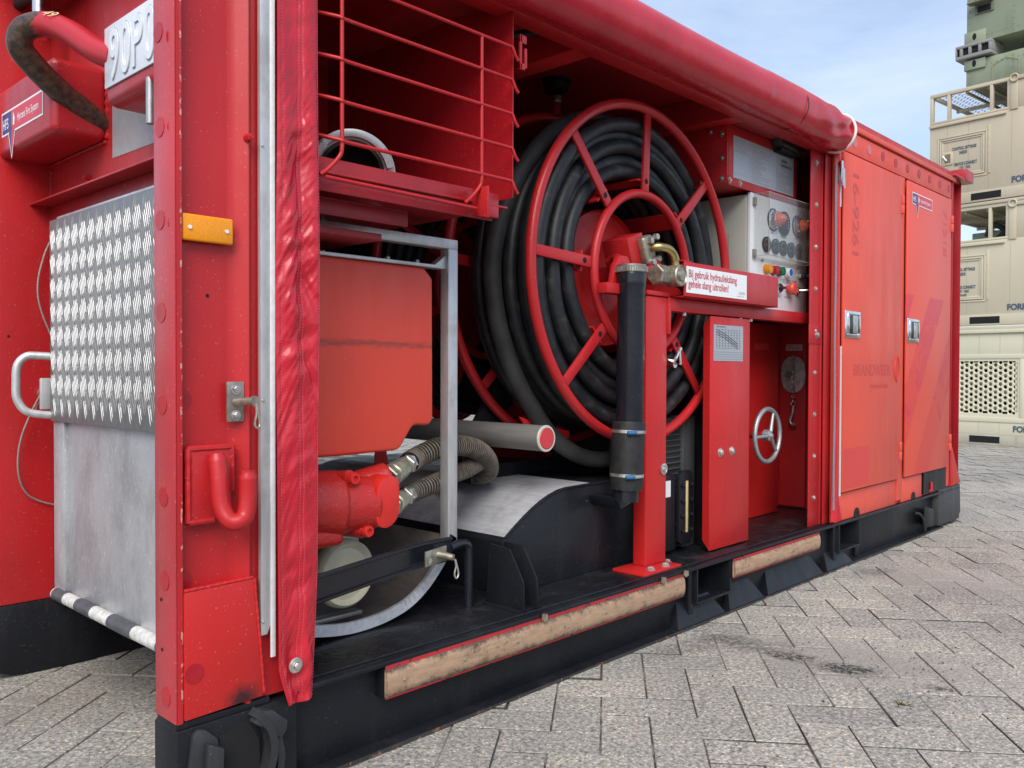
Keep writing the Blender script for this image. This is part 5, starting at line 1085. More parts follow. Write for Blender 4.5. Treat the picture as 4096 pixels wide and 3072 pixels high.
# clear cover
cv = obj('clear_cover', MB().box(2.960, 3.492, 0.080, 0.082, 1.606, 1.909).box(2.960, 2.962, 0.082, 0.160, 1.606, 1.909).box(3.490, 3.492, 0.082, 0.160, 1.606, 1.909).box(2.960, 3.492, 0.082, 0.160, 1.907, 1.909).box(2.960, 3.492, 0.082, 0.160, 1.606, 1.608).box(2.945, 3.500, 0.157, 0.1595, 1.585, 1.606), CLEAR, CB)
for x in (3.04, 3.42): obj('cover_screw', MB().cyl((x, 0.160, 1.594), (x, 0.150, 1.594), 0.006, 10), STEELD, CB)
obj('cover_edge', MB().tube([(2.961, 0.081, 1.607), (2.961, 0.081, 1.908), (3.491, 0.081, 1.908), (3.491, 0.081, 1.607)], 0.0016, 5, closed=True).tube([(2.961, 0.081, 1.607), (2.961, 0.158, 1.607)], 0.0014, 4).tube([(2.961, 0.081, 1.908), (2.961, 0.158, 1.908)], 0.0014, 4).tube([(3.491, 0.081, 1.607), (3.491, 0.158, 1.607)], 0.0014, 4), plain('acrylic_edge', (0.45, 0.43, 0.38), 0.3), CB)
for z in (1.87, 1.62): obj('cover_hinge', MB().box(2.952, 2.972, 0.150, 0.164, z - 0.02, z + 0.02, 0.002), STEELD, CB)
# instruction box above
IB = thing('instruction_box', 'red box with silver instruction plate above the control cabinet', 'box', (3.05, 0.3, 1.93))
obj('box_shell', MB().box(2.705, 3.415, 0.162, 0.50, 1.925, 2.198, 0.002).box(2.715, 3.415, 0.160, 0.163, 1.915, 2.196, 0.001), RED, IB)
ip = obj('instruction_plate', MB().box(2.755, 3.375, 0.1575, 0.1595, 1.953, 2.150, 0.0), SILV, IB)
mb = MB(); rr = random.Random(5)
for cx, w, n in ((2.765, 0.135, 6), (2.925, 0.20, 17), (3.20, 0.15, 9)):
    for i in range(n):
        z = (2.130 if cx < 3.1 else 2.05) - i * 0.0105; L = w * rr.uniform(0.4, 0.98); mb.box(cx, cx + L, 0.1569, 0.1574, z, z + 0.0042)
mb.box(2.905, 2.9065, 0.1569, 0.1574, 1.958, 2.146); mb.box(3.185, 3.1865, 0.1569, 0.1574, 1.958, 2.146); mb.box(2.765, 2.9, 0.1569, 0.1574, 1.975, 1.9762); mb.box(3.19, 3.37, 0.1569, 0.1574, 2.068, 2.0692)
obj('printed_lines', mb, INKG, IB); text('kuiken\nhytrans b.v.', (3.235, 0.1568, 2.108), 0.030, INK, IB, sx=0.85, bold=0.0006, lines=0.75)
mb = MB(); mb.box(3.200, 3.226, 0.1569, 0.1574, 2.088, 2.128); obj('logo_block', mb, INKG, IB)
for x, z in ((2.725, 1.935), (2.82, 1.935)): inst('bolt', bs, IB, (x, 0.160, z))
bX = bolt_mesh('side_bolt', 0.009, 0.006, 'x')
for y, z in ((0.19, 2.15), (0.19, 2.04), (0.19, 1.945), (0.30, 1.94), (0.25, 2.17)): inst('side_bolt', bX, IB, (2.705, y, z))
obj('glass_tube', MB().cyl((2.925, 0.27, 1.60), (2.925, 0.27, 1.72), 0.010, 12), CLEAR, CB)

# ================================================================== tank cart in the front bay
TC = thing('pump_cart', 'aluminium framed pump cart with curved runner in the front bay', 'cart', (0.75, 0.45, 0.256))
obj('cart_frame', MB().box(0.25, 1.090, 0.250, 0.290, 1.452, 1.484, 0.002).box(1.048, 1.090, 0.250, 0.290, 0.47, 1.452, 0.002), ALU, TC)
obj('top_brace', MB().prism([(0.985, 1.385), (1.047, 1.385), (1.047, 1.43)], 'y', 0.262, 0.30, 0.001).box(0.30, 1.0, 0.252, 0.32, 1.384, 1.394, 0.001), ALU, TC)
bzs = bolt_mesh('brace_bolt', 0.010, 0.010, 'z', mat=STEELD)
for x in (0.82, 0.94): inst('brace_bolt', bzs, TC, (x, 0.285, 1.394))
for x, y in ((0.56, 0.5), (0.72, 0.55), (0.80, 0.62)): obj('steel_pipe', MB().cyl((x, y, 1.38), (x, y, 1.60), 0.015, 12), STEEL, TC)
arc = [(0.30, 0.345), (0.42, 0.300), (0.549, 0.270), (0.650, 0.2565), (0.744, 0.2585), (0.82, 0.270), (0.894, 0.293), (0.968, 0.340), (1.044, 0.418), (1.088, 0.485)]
arc = [(p.x, p.z) for p in bez([(a, 0, b) for a, b in arc], 4)]
mb = MB()
for a, b in zip(arc, arc[1:]):
    n_ = Vector((-(b[1] - a[1]), b[0] - a[0])).normalized() * 0.034
    mb.quad((a[0], 0.250, a[1]), (b[0], 0.250, b[1]), (b[0] + n_.x, 0.250, b[1] + n_.y), (a[0] + n_.x, 0.250, a[1] + n_.y))
    mb.quad((a[0], 0.250, a[1]), (b[0], 0.250, b[1]), (b[0], 0.254, b[1]), (a[0], 0.254, a[1])); mb.quad((a[0] + n_.x, 0.250, a[1] + n_.y), (b[0] + n_.x, 0.250, b[1] + n_.y), (b[0] + n_.x, 0.262, b[1] + n_.y), (a[0] + n_.x, 0.262, a[1] + n_.y))
bmesh.ops.remove_doubles(mb.bm, verts=mb.bm.verts[:], dist=0.0008)
obj('runner_band', mb, ALUH, TC)
mb = MB()
for a, b in zip(arc, arc[1:]): mb.quad((a[0], 0.255, a[1] + 0.004), (b[0], 0.255, b[1] + 0.004), (b[0], 0.80, b[1] + 0.004), (a[0], 0.80, a[1] + 0.004))
obj('runner_sheet', mb, brushed('dusty_aluminium', (0.42, 0.40, 0.37), 0.5, (1, 0.2, 1), 0.3, 0.5), TC)
DUST = brushed('dusty_aluminium_channel', (0.44, 0.42, 0.38), 0.5, (0.2, 1, 1), 0.2, 0.3)
for b_ in ((0.35, 1.06, 0.60, 0.64, 0.50, 0.535, 0.002), (0.45, 0.62, 0.40, 0.60, 0.520, 0.535, 0.002), (0.40, 0.78, 0.38, 0.39, 0.47, 0.535, 0.001), (0.50, 0.545, 0.395, 0.43, 0.28, 0.47, 0.002), (0.44, 0.75, 0.32, 0.36, 0.285, 0.297, 0.001)): obj('lower_channel', MB().box(*b_), DUST, TC)
cw_ = obj('caster_wheel', MB().lathe([(0.0, 0.0), (0.0, 0.05), (0.006, 0.078), (0.0, 0.085), (-0.006, 0.094), (0.004, 0.103), (0.022, 0.106), (0.040, 0.103), (0.048, 0.094), (0.045, 0.0)], (0.672, 0.290, 0.427), (0, 1, 0), 56), NYL, TC, 'cream nylon caster wheel with dirty tread')
obj('wheel_axle', MB().cyl((0.672, 0.27, 0.427), (0.672, 0.36, 0.427), 0.016, 16), STEELD, cw_)
TK = thing('plastic_tank', 'orange red plastic tank inside the aluminium frame, scuffed across its middle', 'tank', (0.75, 0.5, 0.79))
t = MB().prism([(0.28, 0.80), (0.28, 1.365), (0.31, 1.383), (0.955, 1.383), (0.992, 1.350), (0.995, 0.885), (0.975, 0.868), (0.918, 0.872), (0.905, 0.866), (0.860, 0.805), (0.845, 0.795), (0.60, 0.792)], 'y', 0.262, 0.80)
es = [e for e in t.bm.edges if all(abs(v.co.y - 0.262) < 1e-4 for v in e.verts)] + [e for e in t.bm.edges if abs(e.verts[0].co.y - e.verts[1].co.y) > 0.1]
bmesh.ops.bevel(t.bm, geom=es, offset=0.012, segments=4, affect='EDGES', profile=0.5)
obj('tank_shell', t, TANKS, TK, ang=50)
obj('tank_top_strap', MB().box(0.30, 0.98, 0.32, 0.36, 1.384, 1.392), ALU, TK)  # aluminium strap across the tank top
obj('red_bracket', MB().prism([(0.93, 0.60), (0.94, 0.80), (0.97, 0.85), (1.0, 0.70), (0.965, 0.60)], 'y', 0.50, 0.505), REDL, TC)
# hydraulic motor with hoses
MT = thing('hydraulic_motor', 'red cast hydraulic motor with two large steel fittings below the orange tank', 'motor', (0.6, 0.25, 0.54))
mb = MB()
mb.cyl((0.34, 0.30, 0.665), (0.60, 0.225, 0.655), 0.100, 28, bev=0.012)
mb.cyl((0.55, 0.24, 0.657), (0.70, 0.195, 0.650), 0.088, 28, r2=0.080, bev=0.010)
mb.box(0.42, 0.62, 0.19, 0.34, 0.600, 0.740, 0.030, 4); mb.box(0.36, 0.58, 0.17, 0.30, 0.545, 0.60, 0.020, 3)
mb.cyl((0.66, 0.26, 0.69), (0.775, 0.22, 0.718), 0.050, 20, bev=0.008); mb.cyl((0.68, 0.26, 0.63), (0.79, 0.22, 0.628), 0.046, 20, bev=0.008)
mbody = obj('motor_body', mb, MOTOR, MT, ang=32)
cv_ = MB(); pts = []
for i in range(36):
    a = 2 * math.pi * i / 36; pts.append((0.700 + 0.042 * math.cos(a) + (0.008 * math.sin(a)), 0.662 + (0.042 * math.sin(a) + (0.034 if math.sin(a) > 0 else -0.034))))
obj('motor_end_cover', cv_.prism(pts, 'y', 0.128, 0.20, 0.003), plain('bright_red_smooth_paint', (0.62, 0.022, 0.016), 0.36, bumpn=0.15, sc=30), MT)
capm = MB().lathe([(0.02, 0.018), (-0.012, 0.018), (-0.016, 0.015), (-0.016, 0.009), (-0.010, 0.0085), (-0.010, 0)], (0, 0, 0), (0, 1, 0), 24); capm = finish(capm.bm, 'cap_screw', Vector()); capm.materials.append(bpy.data.materials['bright_red_smooth_paint'])
for x, z in ((0.595, 0.738), (0.645, 0.580)): inst('cap_screw', capm, MT, (x, 0.165, z), sc=(1.0, 1.3, 1.0))
obj('screw_boss', MB().cyl((0.595, 0.17, 0.738), (0.575, 0.26, 0.715), 0.024, 16, r2=0.035).cyl((0.645, 0.17, 0.580), (0.60, 0.26, 0.60), 0.024, 16, r2=0.038), MOTOR, MT)
def fit(p, d, name, L=1.0, k=1.0):
    p = Vector(p); d = Vector(d).normalized(); lab = []
    mb = MB(); mb.cyl(p, p + d * 0.020 * L, 0.040 * k, 20)
    obj('dark_joint', mb, RUB, MT)
    mb = MB(); mb.cyl(p + d * 0.012 * L, p + d * 0.045 * L, 0.052 * k, 6, bev=0.004); obj('union_nut', mb, STEELD, MT)
    mb = MB(); mb.cyl(p + d * 0.045 * L, p + d * 0.125 * L, 0.050 * k, 8, r2=0.046 * k, bev=0.006, phase=0.3); mb.cyl(p + d * 0.125 * L, p + d * 0.155 * L, 0.044 * k, 20, r2=0.032 * k); obj('ferrule', mb, plain('dirty_zinc', (0.42, 0.41, 0.31), 0.42, 0.6, var=0.3, sc=30), MT)
    mb = MB(); mb.cyl(p + d * 0.150 * L, p + d * 0.172 * L, 0.046 * k, 6, bev=0.003); mb.cyl(p + d * 0.175 * L, p + d * 0.215 * L, 0.044 * k, 6, bev=0.004, phase=0.5); obj('union_nut', mb, STEEL, MT)
    return p + d * 0.2 * L
e1 = fit((0.765, 0.222, 0.715), (0.185, 0.085, 0.040), 'f', 0.95, 0.70); e2 = fit((0.778, 0.222, 0.628), (0.150, 0.075, 0.020), 'f', 0.72, 0.70)
def ribbed(P, r, mat, parent, name, pitch=0.0130):
    Q = resample(P, pitch / 4); h_ = obj(name, MB().tube(Q, r - 0.002, 18), HOSE, parent, ang=80)
    mb = MB(); n_ = len(Q)
    for i in range(2, n_ - 2, 4):
        t_ = (Q[i + 1] - Q[i - 1]).normalized(); u = t_.orthogonal().normalized(); w = t_.cross(u)
        mb.tube([Q[i] + t_ * 0.0022 * math.sin(a) + (u * math.cos(a) + w * math.sin(a)) * r for a in [k * math.pi / 11 for k in range(22)]], 0.0027, 6, closed=True)
    obj('hose_ribs', mb, mat, h_, kind='stuff'); return h_
HS = thing('ribbed_hydraulic_hoses', 'pair of ribbed brown black hoses curving away from the red motor', 'hose', (1.2, 0.35, 0.7))
ribbed(bez([e1 - Vector((0.02, 0.008, 0.003)), e1 + Vector((0.03, 0.016, 0.006)), (1.06, 0.325, 0.782), (1.18, 0.345, 0.785), (1.30, 0.375, 0.762), (1.40, 0.42, 0.715), (1.46, 0.47, 0.665), (1.50, 0.54, 0.640), (1.5, 0.62, 0.632)], 9), 0.0345, RIBH, HS, 'upper_hose')
ribbed(bez([e2 - Vector((0.02, 0.008, 0.003)), e2 + Vector((0.03, 0.016, 0.004)), (1.03, 0.315, 0.664), (1.14, 0.35, 0.680), (1.26, 0.39, 0.690), (1.38, 0.45, 0.70), (1.52, 0.54, 0.70), (1.62, 0.66, 0.68)], 9), 0.0295, RIBH, HS, 'lower_hose')
# grey tube with red end cap
GT = thing('grey_tube', 'grey tube with a round red end cap lying below the hose reel', 'tube', (1.5, 0.3, 0.755))
obj('tube_body', MB().cyl((1.5, 0.217, 0.799), (1.5, 1.05, 0.802), 0.048, 40), GREYT, GT)
obj('tube_lip', MB().lathe([(0, 0.049), (-0.004, 0.0495), (-0.007, 0.047), (-0.007, 0.040)], (1.5, 0.217, 0.799), (0, 1, 0), 40), plain('cream_edge', (0.55, 0.52, 0.42), 0.5), GT)
obj('red_end_cap', MB().lathe([(0, 0.0), (0.0, 0.037), (0.004, 0.040)], (1.5, 0.209, 0.799), (0, 1, 0), 36), plain('coral_red_cap', (0.58, 0.045, 0.055), 0.45), GT)
obj('tube_cradle', MB().box(1.44, 1.56, 0.55, 0.60, 0.606, 0.756, 0.003), BLK, GT)

# swing bar across the bay
SB = thing('swing_bar', 'black swing bar with wing catch across the foot of the front bay', 'bar', (1.12, 0.235, 0.25))
pa, pb_ = Vector((0.30, 0.055, 0)), Vector((1.10, 0.233, 0))
ax = [Vector((0.25, 0.060, 0.455)), Vector((0.45, 0.095, 0.462)), Vector((0.66, 0.14, 0.468)), Vector((0.84, 0.19, 0.468)), Vector((0.95, 0.214, 0.464)), Vector((1.04, 0.229, 0.460))]
def sweep(path, w0, w1, dy, mb):
    ring_ = []
    for i, p in enumerate(path):
        t_ = (path[min(i + 1, len(path) - 1)] - path[max(0, i - 1)]); t_.z = 0; t_.normalize(); nn = Vector((t_.y, -t_.x, 0))
        pr = [(w0, 0.0), (w0, 0.006), (w0 + 0.004, 0.010), (w0 + 0.010, 0.010), (w0 + 0.014, 0.004), (w1 - 0.014, 0.004), (w1 - 0.010, 0.010), (w1 - 0.004, 0.010), (w1, 0.006), (w1, 0.0)]
        ring_.append([mb.bm.verts.new(p + nn * (b + dy) + Vector((0, 0, a))) for a, b in pr])
    for a, b in zip(ring_, ring_[1:]):
        for j in range(len(a)): mb.bm.faces.new((a[j], a[(j + 1) % len(a)], b[(j + 1) % len(a)], b[j]))
    mb.bm.faces.new(ring_[0]); mb.bm.faces.new(ring_[-1][::-1]); return mb
obj('bar_body', sweep(bez(ax, 4), -0.040, 0.040, 0, MB()), BLKG, SB)
obj('pivot_post', MB().tube(bez([(1.04, 0.232, 0.462), (1.09, 0.233, 0.468), (1.118, 0.234, 0.458), (1.128, 0.234, 0.43), (1.128, 0.234, 0.35), (1.128, 0.234, 0.251)], 6), 0.0155, 14), BLKG, SB)
rot = Matrix.Rotation(rad(14), 3, 'Z')
pl = obj('catch_plate', MB().box(0.87, 0.985, 0.172, 0.178, 0.436, 0.484, 0.001, rot=rot), STEELD, SB)
obj('catch_spindle', MB().cyl((0.935, 0.188, 0.466), (0.960, 0.128, 0.458), 0.0125, 16, r2=0.010), STEELD, pl)
obj('catch_screw', MB().cyl((0.893, 0.172, 0.452), (0.890, 0.162, 0.452), 0.010, 6), STEEL, pl)
obj('wing_lever', MB().tube(bez([(0.962, 0.124, 0.452), (0.965, 0.122, 0.43), (0.958, 0.121, 0.405), (0.966, 0.120, 0.392), (0.975, 0.121, 0.405), (0.970, 0.122, 0.43), (0.964, 0.124, 0.452)], 5), 0.0028, 8), STEEL, pl)

# suction coupling lying in the basket
SC = thing('suction_coupling', 'large aluminium claw coupling with black rubber seal lying in the wire basket', 'coupling', (0.70, 0.32, 1.567))
cc_ = Vector((0.715, 0.33, 1.655)); dn = Vector((-0.52, -0.82, -0.22)).normalized()
obj('coupling_ring', MB().lathe([(0.10, 0.110), (0.0, 0.115), (-0.012, 0.134), (-0.020, 0.134), (-0.024, 0.126), (-0.022, 0.112), (-0.006, 0.108), (-0.004, 0.098)], cc_, -dn, 56), ALU, SC)
obj('rubber_seal', MB().lathe([(0.004, 0.104), (-0.008, 0.102), (-0.010, 0.092), (-0.004, 0.088), (0.02, 0.087), (0.08, 0.08)], cc_, -dn, 48), RUB, SC)
obj('coupling_bore', MB().lathe([(0.07, 0.0), (0.07, 0.09)], cc_, -dn, 32), VOID, SC)
u_ = dn.orthogonal().normalized(); w_ = dn.cross(u_)
for a in (35, 155, 275):
    q = MB()
    for j in range(4):
        a0, a1 = rad(a + j * 7), rad(a + j * 7 + 7)
        p = [cc_ + dn * h + (u_ * math.cos(t_) + w_ * math.sin(t_)) * r for h, r, t_ in ((0.02, 0.106, a0), (0.02, 0.132, a0), (0.02, 0.132, a1), (0.02, 0.106, a1), (0.040, 0.108, a0), (0.040, 0.128, a0), (0.040, 0.128, a1), (0.040, 0.108, a1))]
        V = [q.bm.verts.new(x) for x in p]
        for f in ((0, 1, 2, 3), (4, 7, 6, 5), (0, 4, 5, 1), (1, 5, 6, 2), (2, 6, 7, 3), (3, 7, 4, 0)): q.bm.faces.new([V[i] for i in f])
    obj('claw', q, ALU, SC)

# grass tuft in the joints
gm = MB(); rr = random.Random(9); gc = Vector((1.92, -0.915, -0.002))
for i in range(34):
    a = rr.uniform(0, 6.28); L = rr.uniform(0.012, 0.034); b0 = gc + Vector((rr.gauss(0, 0.012), rr.gauss(0, 0.012), 0)); tip = b0 + Vector((math.cos(a) * L, math.sin(a) * L, L * rr.uniform(0.2, 0.6))); sd_ = Vector((-math.sin(a), math.cos(a), 0)) * 0.0012
    gm.bm.faces.new([gm.bm.verts.new(q) for q in (b0 - sd_, b0 + sd_, (b0 + tip) / 2 + sd_ + Vector((0, 0, 0.004)), tip, (b0 + tip) / 2 - sd_ + Vector((0, 0, 0.004)))])
gt = obj('grass_tuft', gm, plain('dry_grass', (0.30, 0.27, 0.15), 0.7, var=0.4, sc=60), None, loc=gc, recalc=False); tag(gt, 'small dry grass tuft growing in a joint of the pavers', 'grass')
sm_ = bmesh.new(); rr = random.Random(21)
for i in range(260):
    x, y = rr.uniform(1.2, 3.6), rr.uniform(-1.9, -0.1); s = rr.uniform(0.002, 0.0065)
    if rr.random() < 0.6: x, y = rr.gauss(2.2, 0.2), rr.gauss(-0.75, 0.22)
    V = [sm_.verts.new((x + s * math.cos(a) * rr.uniform(0.5, 1), y + s * math.sin(a) * rr.uniform(0.5, 1), 0.002 + rr.uniform(0, 0.003))) for a in (0, 1.4, 2.9, 4.4)]
    tp_ = sm_.verts.new((x, y, 0.004 + s * 0.5))
    for k in range(4): sm_.faces.new((V[k], V[(k + 1) % 4], tp_))
me = bpy.data.meshes.new('debris_crumbs'); sm_.to_mesh(me); sm_.free(); me.materials.append(plain('dark_crumbs', (0.05, 0.042, 0.035), 0.8, var=0.5)); o = bpy.data.objects.new('debris_crumbs', me); COL.objects.link(o); o['kind'] = 'stuff'; tag(o, 'dark crumbs and grit scattered over the pavers', 'debris')

# ================================================================== background stack of containers
BO = Vector((12.817, 2.02, 0)); BD = Vector((0.115, 0.993, 0)).normalized(); BN = Vector((-BD.y, BD.x, 0))     # BD: to the left in view, BN: towards the camera side
if BN.dot(Vector((-1, -0.2, 0))) < 0: BN = -BN
def bgP(u, o, z): return BO + BD * u + BN * o + Vector((0, 0, z))
def bgbox(mb, u0, u1, o0, o1, z0, z1, bev=0.0):
    t = MB(); t.box(u0, u1, o0, o1, z0, z1, bev)
    for v in t.bm.verts: v.co = bgP(v.co.x, v.co.y, v.co.z)
    mb._merge(t.bm); return mb
def bgparts(name, boxes, mat, parent):
    for b in boxes: obj(name, bgbox(MB(), *b), mat, parent)
def bgtext(s, u, z, size, parent, sx=1.0, mat=INKB, o=0.005, bold=0.0):
    bold *= 1.8; return text(s, bgP(u, o, z), size, mat, parent, xd=tuple(-BD), ud=(0, 0, 1), sx=sx, bold=bold)
UR = -2.6; UL = 0.515; DP = -2.3
def lattice_roof(parent, u0, u1, o0, o1, z, mat):
    mb = MB(); p = 0.095; r = 0.040
    nu, no = int((u1 - u0) / p), int((o1 - o0) / p)
    for i in range(nu):
        for j in range(no):
            c = (u0 + (i + 0.5) * p, o0 + (j + 0.5) * p); k = 8
            inn = [mb.bm.verts.new(bgP(c[0] + r * math.cos(2 * math.pi * (q + 0.5) / k), c[1] + r * math.sin(2 * math.pi * (q + 0.5) / k), z)) for q in range(k)]
            out = [mb.bm.verts.new(bgP(c[0] + p / 2 * s1, c[1] + p / 2 * s2, z)) for s1, s2 in ((1, 0.41), (0.41, 1), (-0.41, 1), (-1, 0.41), (-1, -0.41), (-0.41, -1), (0.41, -1), (1, -0.41))]
            for q in range(k): mb.bm.faces.new((inn[q], inn[(q + 1) % k], out[(q + 1) % k], out[q]))
    return obj('perforated_deck', mb, mat, parent, recalc=False, kind='stuff')
SEAM = plain('seam_sealant', (0.33, 0.28, 0.19), 0.7)
def genset(name, lab, z0, z1, mat, doorz, fork, settings):
    G = thing(name, lab, 'container', BO + BD * -0.9 + Vector((0, 0, z0)), 'beige generator containers stacked behind')
    zl = z0 + (doorz[1] - z0) + 0.16                                   # top of the lower body
    zb = doorz[2]                                                      # open section bottom
    mb = MB(); bgbox(mb, UR, UL, DP, 0.0, z0 + 0.20, zb, 0.006); bgbox(mb, UR, -0.62, DP, -0.001, zb, z1 - 0.06, 0.006)
    body = obj('body', mb, mat, G)
    mb = MB(); bgbox(mb, UR, UL + 0.01, -0.12, 0.012, z0 + 0.06, z0 + 0.215, 0.004); obj('base_rail', mb, mat, G)
    mb = MB(); bgbox(mb, UR, UL + 0.01, DP, 0.02, z0, z0 + 0.045, 0.004); obj('bottom_flange', mb, mat, G)
    mb = MB(); bgbox(mb, -0.495, -0.088, 0.0, 0.0135, z0 + 0.085, z0 + 0.185); obj('fork_pocket', mb, VOID, G)
    mb = MB(); bgbox(mb, -0.55, UL + 0.005, -0.01, 0.03, zb - 0.06, zb - 0.02, 0.004); obj('ledge', mb, mat, G)
    bgparts('frame_post', [(u0, u1, -0.06, 0.002, zb + 0.03, z1 - 0.05, 0.003) for u0, u1 in ((UL - 0.045, UL), (0.225, 0.265), (-0.365, -0.325), (-0.62, -0.555))] + [(UL - 0.045, UL, DP, DP + 0.06, zb, z1 - 0.05, 0)], mat, G)
    bgparts('frame_rail', [(-0.62, UL, -0.06, 0.003, z1 - 0.05, z1, 0.003), (-0.62, UL, -0.06, 0.004, zb, zb + 0.03, 0.003), (UL - 0.045, UL, DP, -0.06, z1 - 0.05, z1, 0.0)], mat, G)
    bgparts('roof_rib', [(-0.62, UL, o_ - 0.04, o_, z1 - 0.09, z1 - 0.04, 0.0) for o_ in (-0.9, -1.7, -2.25)] + [(u_, u_ + 0.03, DP, -0.06, z1 - 0.08, z1 - 0.045, 0) for u_ in (0.0, -0.3)], mat, G)
    lattice_roof(G, -0.60, UL - 0.02, DP, -0.05, z1 - 0.035, mat)
    mb = MB(); bgbox(mb, -0.70, -0.60, 0.0, 0.016, zb - 0.02, z1 + 0.01, 0.004); obj('corner_strap', mb, mat, G)
    mb = MB(); c_ = bgP(-0.655, 0.03, z1 - 0.03); P = [c_ + BD * (0.05 * math.cos(a)) + Vector((0, 0, 0.05 * math.sin(a))) for a in [i * math.pi / 8 for i in range(16)]]; mb.tube(P, 0.012, 8, closed=True); obj('lashing_ring', mb, mat, G)
    mb = MB(); bgbox(mb, UR, -0.69, -0.05, 0.02, z1 - 0.06, z1 - 0.005, 0.004); obj('top_rail', mb, mat, G)
    # seams
    bgparts('panel_seam', [(u_ - 0.0018, u_ + 0.0018, 0.0, 0.0015, z0 + 0.22, zb - 0.07, 0) for u_ in (0.26, -0.04, -0.318, -0.62)], SEAM, G)
    # service door
    d0, d1 = doorz[0], doorz[1]
    dr = MB()
    for k, (e, t_) in enumerate(((0.0, 0.012), (0.035, 0.022), (0.062, 0.012))):
        a, b, c, d = -0.300 + e, 0.395 - e, d0 + e, d1 - e; w = 0.022
        bgbox(dr, a, b, 0, t_, c, c + w, 0.003); bgbox(dr, a, b, 0, t_, d - w, d, 0.003); bgbox(dr, a, a + w, 0, t_, c + w, d - w, 0.003); bgbox(dr, b - w, b, 0, t_, c + w, d - w, 0.003)
    bgbox(dr, -0.345, -0.305, 0, 0.010, d0 + 0.02, d1 + 0.06, 0.002)
    D = obj('service_door', dr, mat, G)
    mb = MB(); bgbox(mb, 0.17, 0.325, 0.0, 0.016, d0 + 0.23, d0 + 0.42, 0.01); obj('latch_plate', mb, mat, D)
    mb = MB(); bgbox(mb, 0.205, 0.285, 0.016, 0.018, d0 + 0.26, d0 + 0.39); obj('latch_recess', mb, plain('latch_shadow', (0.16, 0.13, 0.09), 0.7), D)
    mb = MB().tube([bgP(0.31, 0.035, d0 + 0.37), bgP(0.25, 0.04, d0 + 0.29)], 0.010, 8); obj('latch_handle', mb, WHITE, D)
    mb = MB()
    for i in range(5): mb.cyl(bgP(-0.262, 0.012, d0 + 0.08 + i * 0.11), bgP(-0.262, 0.02, d0 + 0.08 + i * 0.11), 0.008, 8); mb.cyl(bgP(-0.325, 0.01, d0 + 0.08 + i * 0.11), bgP(-0.325, 0.016, d0 + 0.08 + i * 0.11), 0.008, 8)
    obj('hinge_rivets', mb, mat, D, kind='stuff')
    bgtext('CONTROL SETTINGS', 0.190, d1 - 0.220, 0.060, G, 0.60, bold=0.0012); bgtext('INSIDE', 0.085, d1 - 0.285, 0.060, G, 0.60, bold=0.0012)
    bgtext('SERVICE CONNECT', 0.155, d0 + 0.20, 0.060, G, 0.60, bold=0.0012); bgtext('115V  60HZ', 0.09, d0 + 0.145, 0.052, G, 0.62, bold=0.001); bgtext('PHASE', 0.055, d0 + 0.085, 0.052, G, 0.62, bold=0.001)
    bgtext('FORK', -0.585 if z0 < 3 else -0.625, z0 + 0.265, 0.115, G, 0.90, bold=0.003)
    return G
g3 = genset('generator_container', 'beige container with service door, top of the beige stack, open lattice section above', 3.441, 5.189, BEIGE3, (3.87, 4.52, 4.745), 0, 0)
g2 = genset('generator_container', 'beige container in the middle of the stack, half hidden behind the red post', 1.655, 3.441, BEIGE, (2.06, 2.74, 2.93), 0, 0)
# equipment glimpsed inside the middle one
mb = MB(); bgbox(mb, -0.60, 0.3, -1.3, -1.0, 2.93, 3.2, 0.01); obj('inner_machine', mb, plain('pale_green_machine', (0.30, 0.36, 0.28), 0.5), g2)
mb = MB(); mb.tube(bez([bgP(-0.15, -0.4, 3.05), bgP(-0.25, -0.35, 3.2), bgP(-0.4, -0.4, 3.1), bgP(-0.3, -0.4, 3.0)], 6), 0.04, 8); obj('inner_pipe', mb, RUB, g2)
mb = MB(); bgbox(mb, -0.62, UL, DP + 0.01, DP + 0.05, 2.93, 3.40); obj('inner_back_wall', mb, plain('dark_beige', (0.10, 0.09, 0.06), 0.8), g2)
# bottom container with round-hole grille
G1 = thing('louvred_container', 'pale beige container with round hole grille, bottom of the stack', 'container', BO + BD * -0.9)
mb = MB(); bgbox(mb, UR, UL, DP, 0.0, 1.22, 1.60, 0.006); bgbox(mb, UR, UL, DP, 0.0, 0.15, 0.43, 0.006); bgbox(mb, -1.9, -0.76, DP, 0.0, 0.43, 1.22); bgbox(mb, 0.10, UL, DP, 0, 0.43, 1.22); bgbox(mb, -0.76, 0.10, DP, -0.30, 0.43, 1.22); obj('body', mb, BEIGE2, G1)
mb = MB(); bgbox(mb, UR, UL + 0.01, -0.1, 0.035, 1.60, 1.654, 0.006); obj('top_rail', mb, BEIGE2, G1)
bgparts('grille_frame', [(UR, UL, 0.0, 0.012, 1.235, 1.30, 0.004), (-0.83, -0.765, 0, 0.012, 0.401, 1.234, 0.004), (UR, UL, 0, 0.012, 0.33, 0.40, 0.004)], BEIGE2, G1)
mb = MB(); bgbox(mb, UR, UL, -0.12, 0.005, 0.0, 0.149, 0.004); obj('base_rail', mb, paint('dirty_base_paint', (0.40, 0.38, 0.30), 0.2, 0.7, 0.9, dirtcol=(0.12, 0.12, 0.10)), G1)
mb = MB(); bgbox(mb, -0.51, -0.10, 0.0, 0.008, 0.03, 0.125); obj('fork_pocket', mb, VOID, G1)
bgparts('grille_shade_sheet', [(-0.759, 0.099, -0.299, -0.29, 0.431, 1.219, 0)], VOID, G1)  # added black sheet, stands in for the shade seen through the grille holes
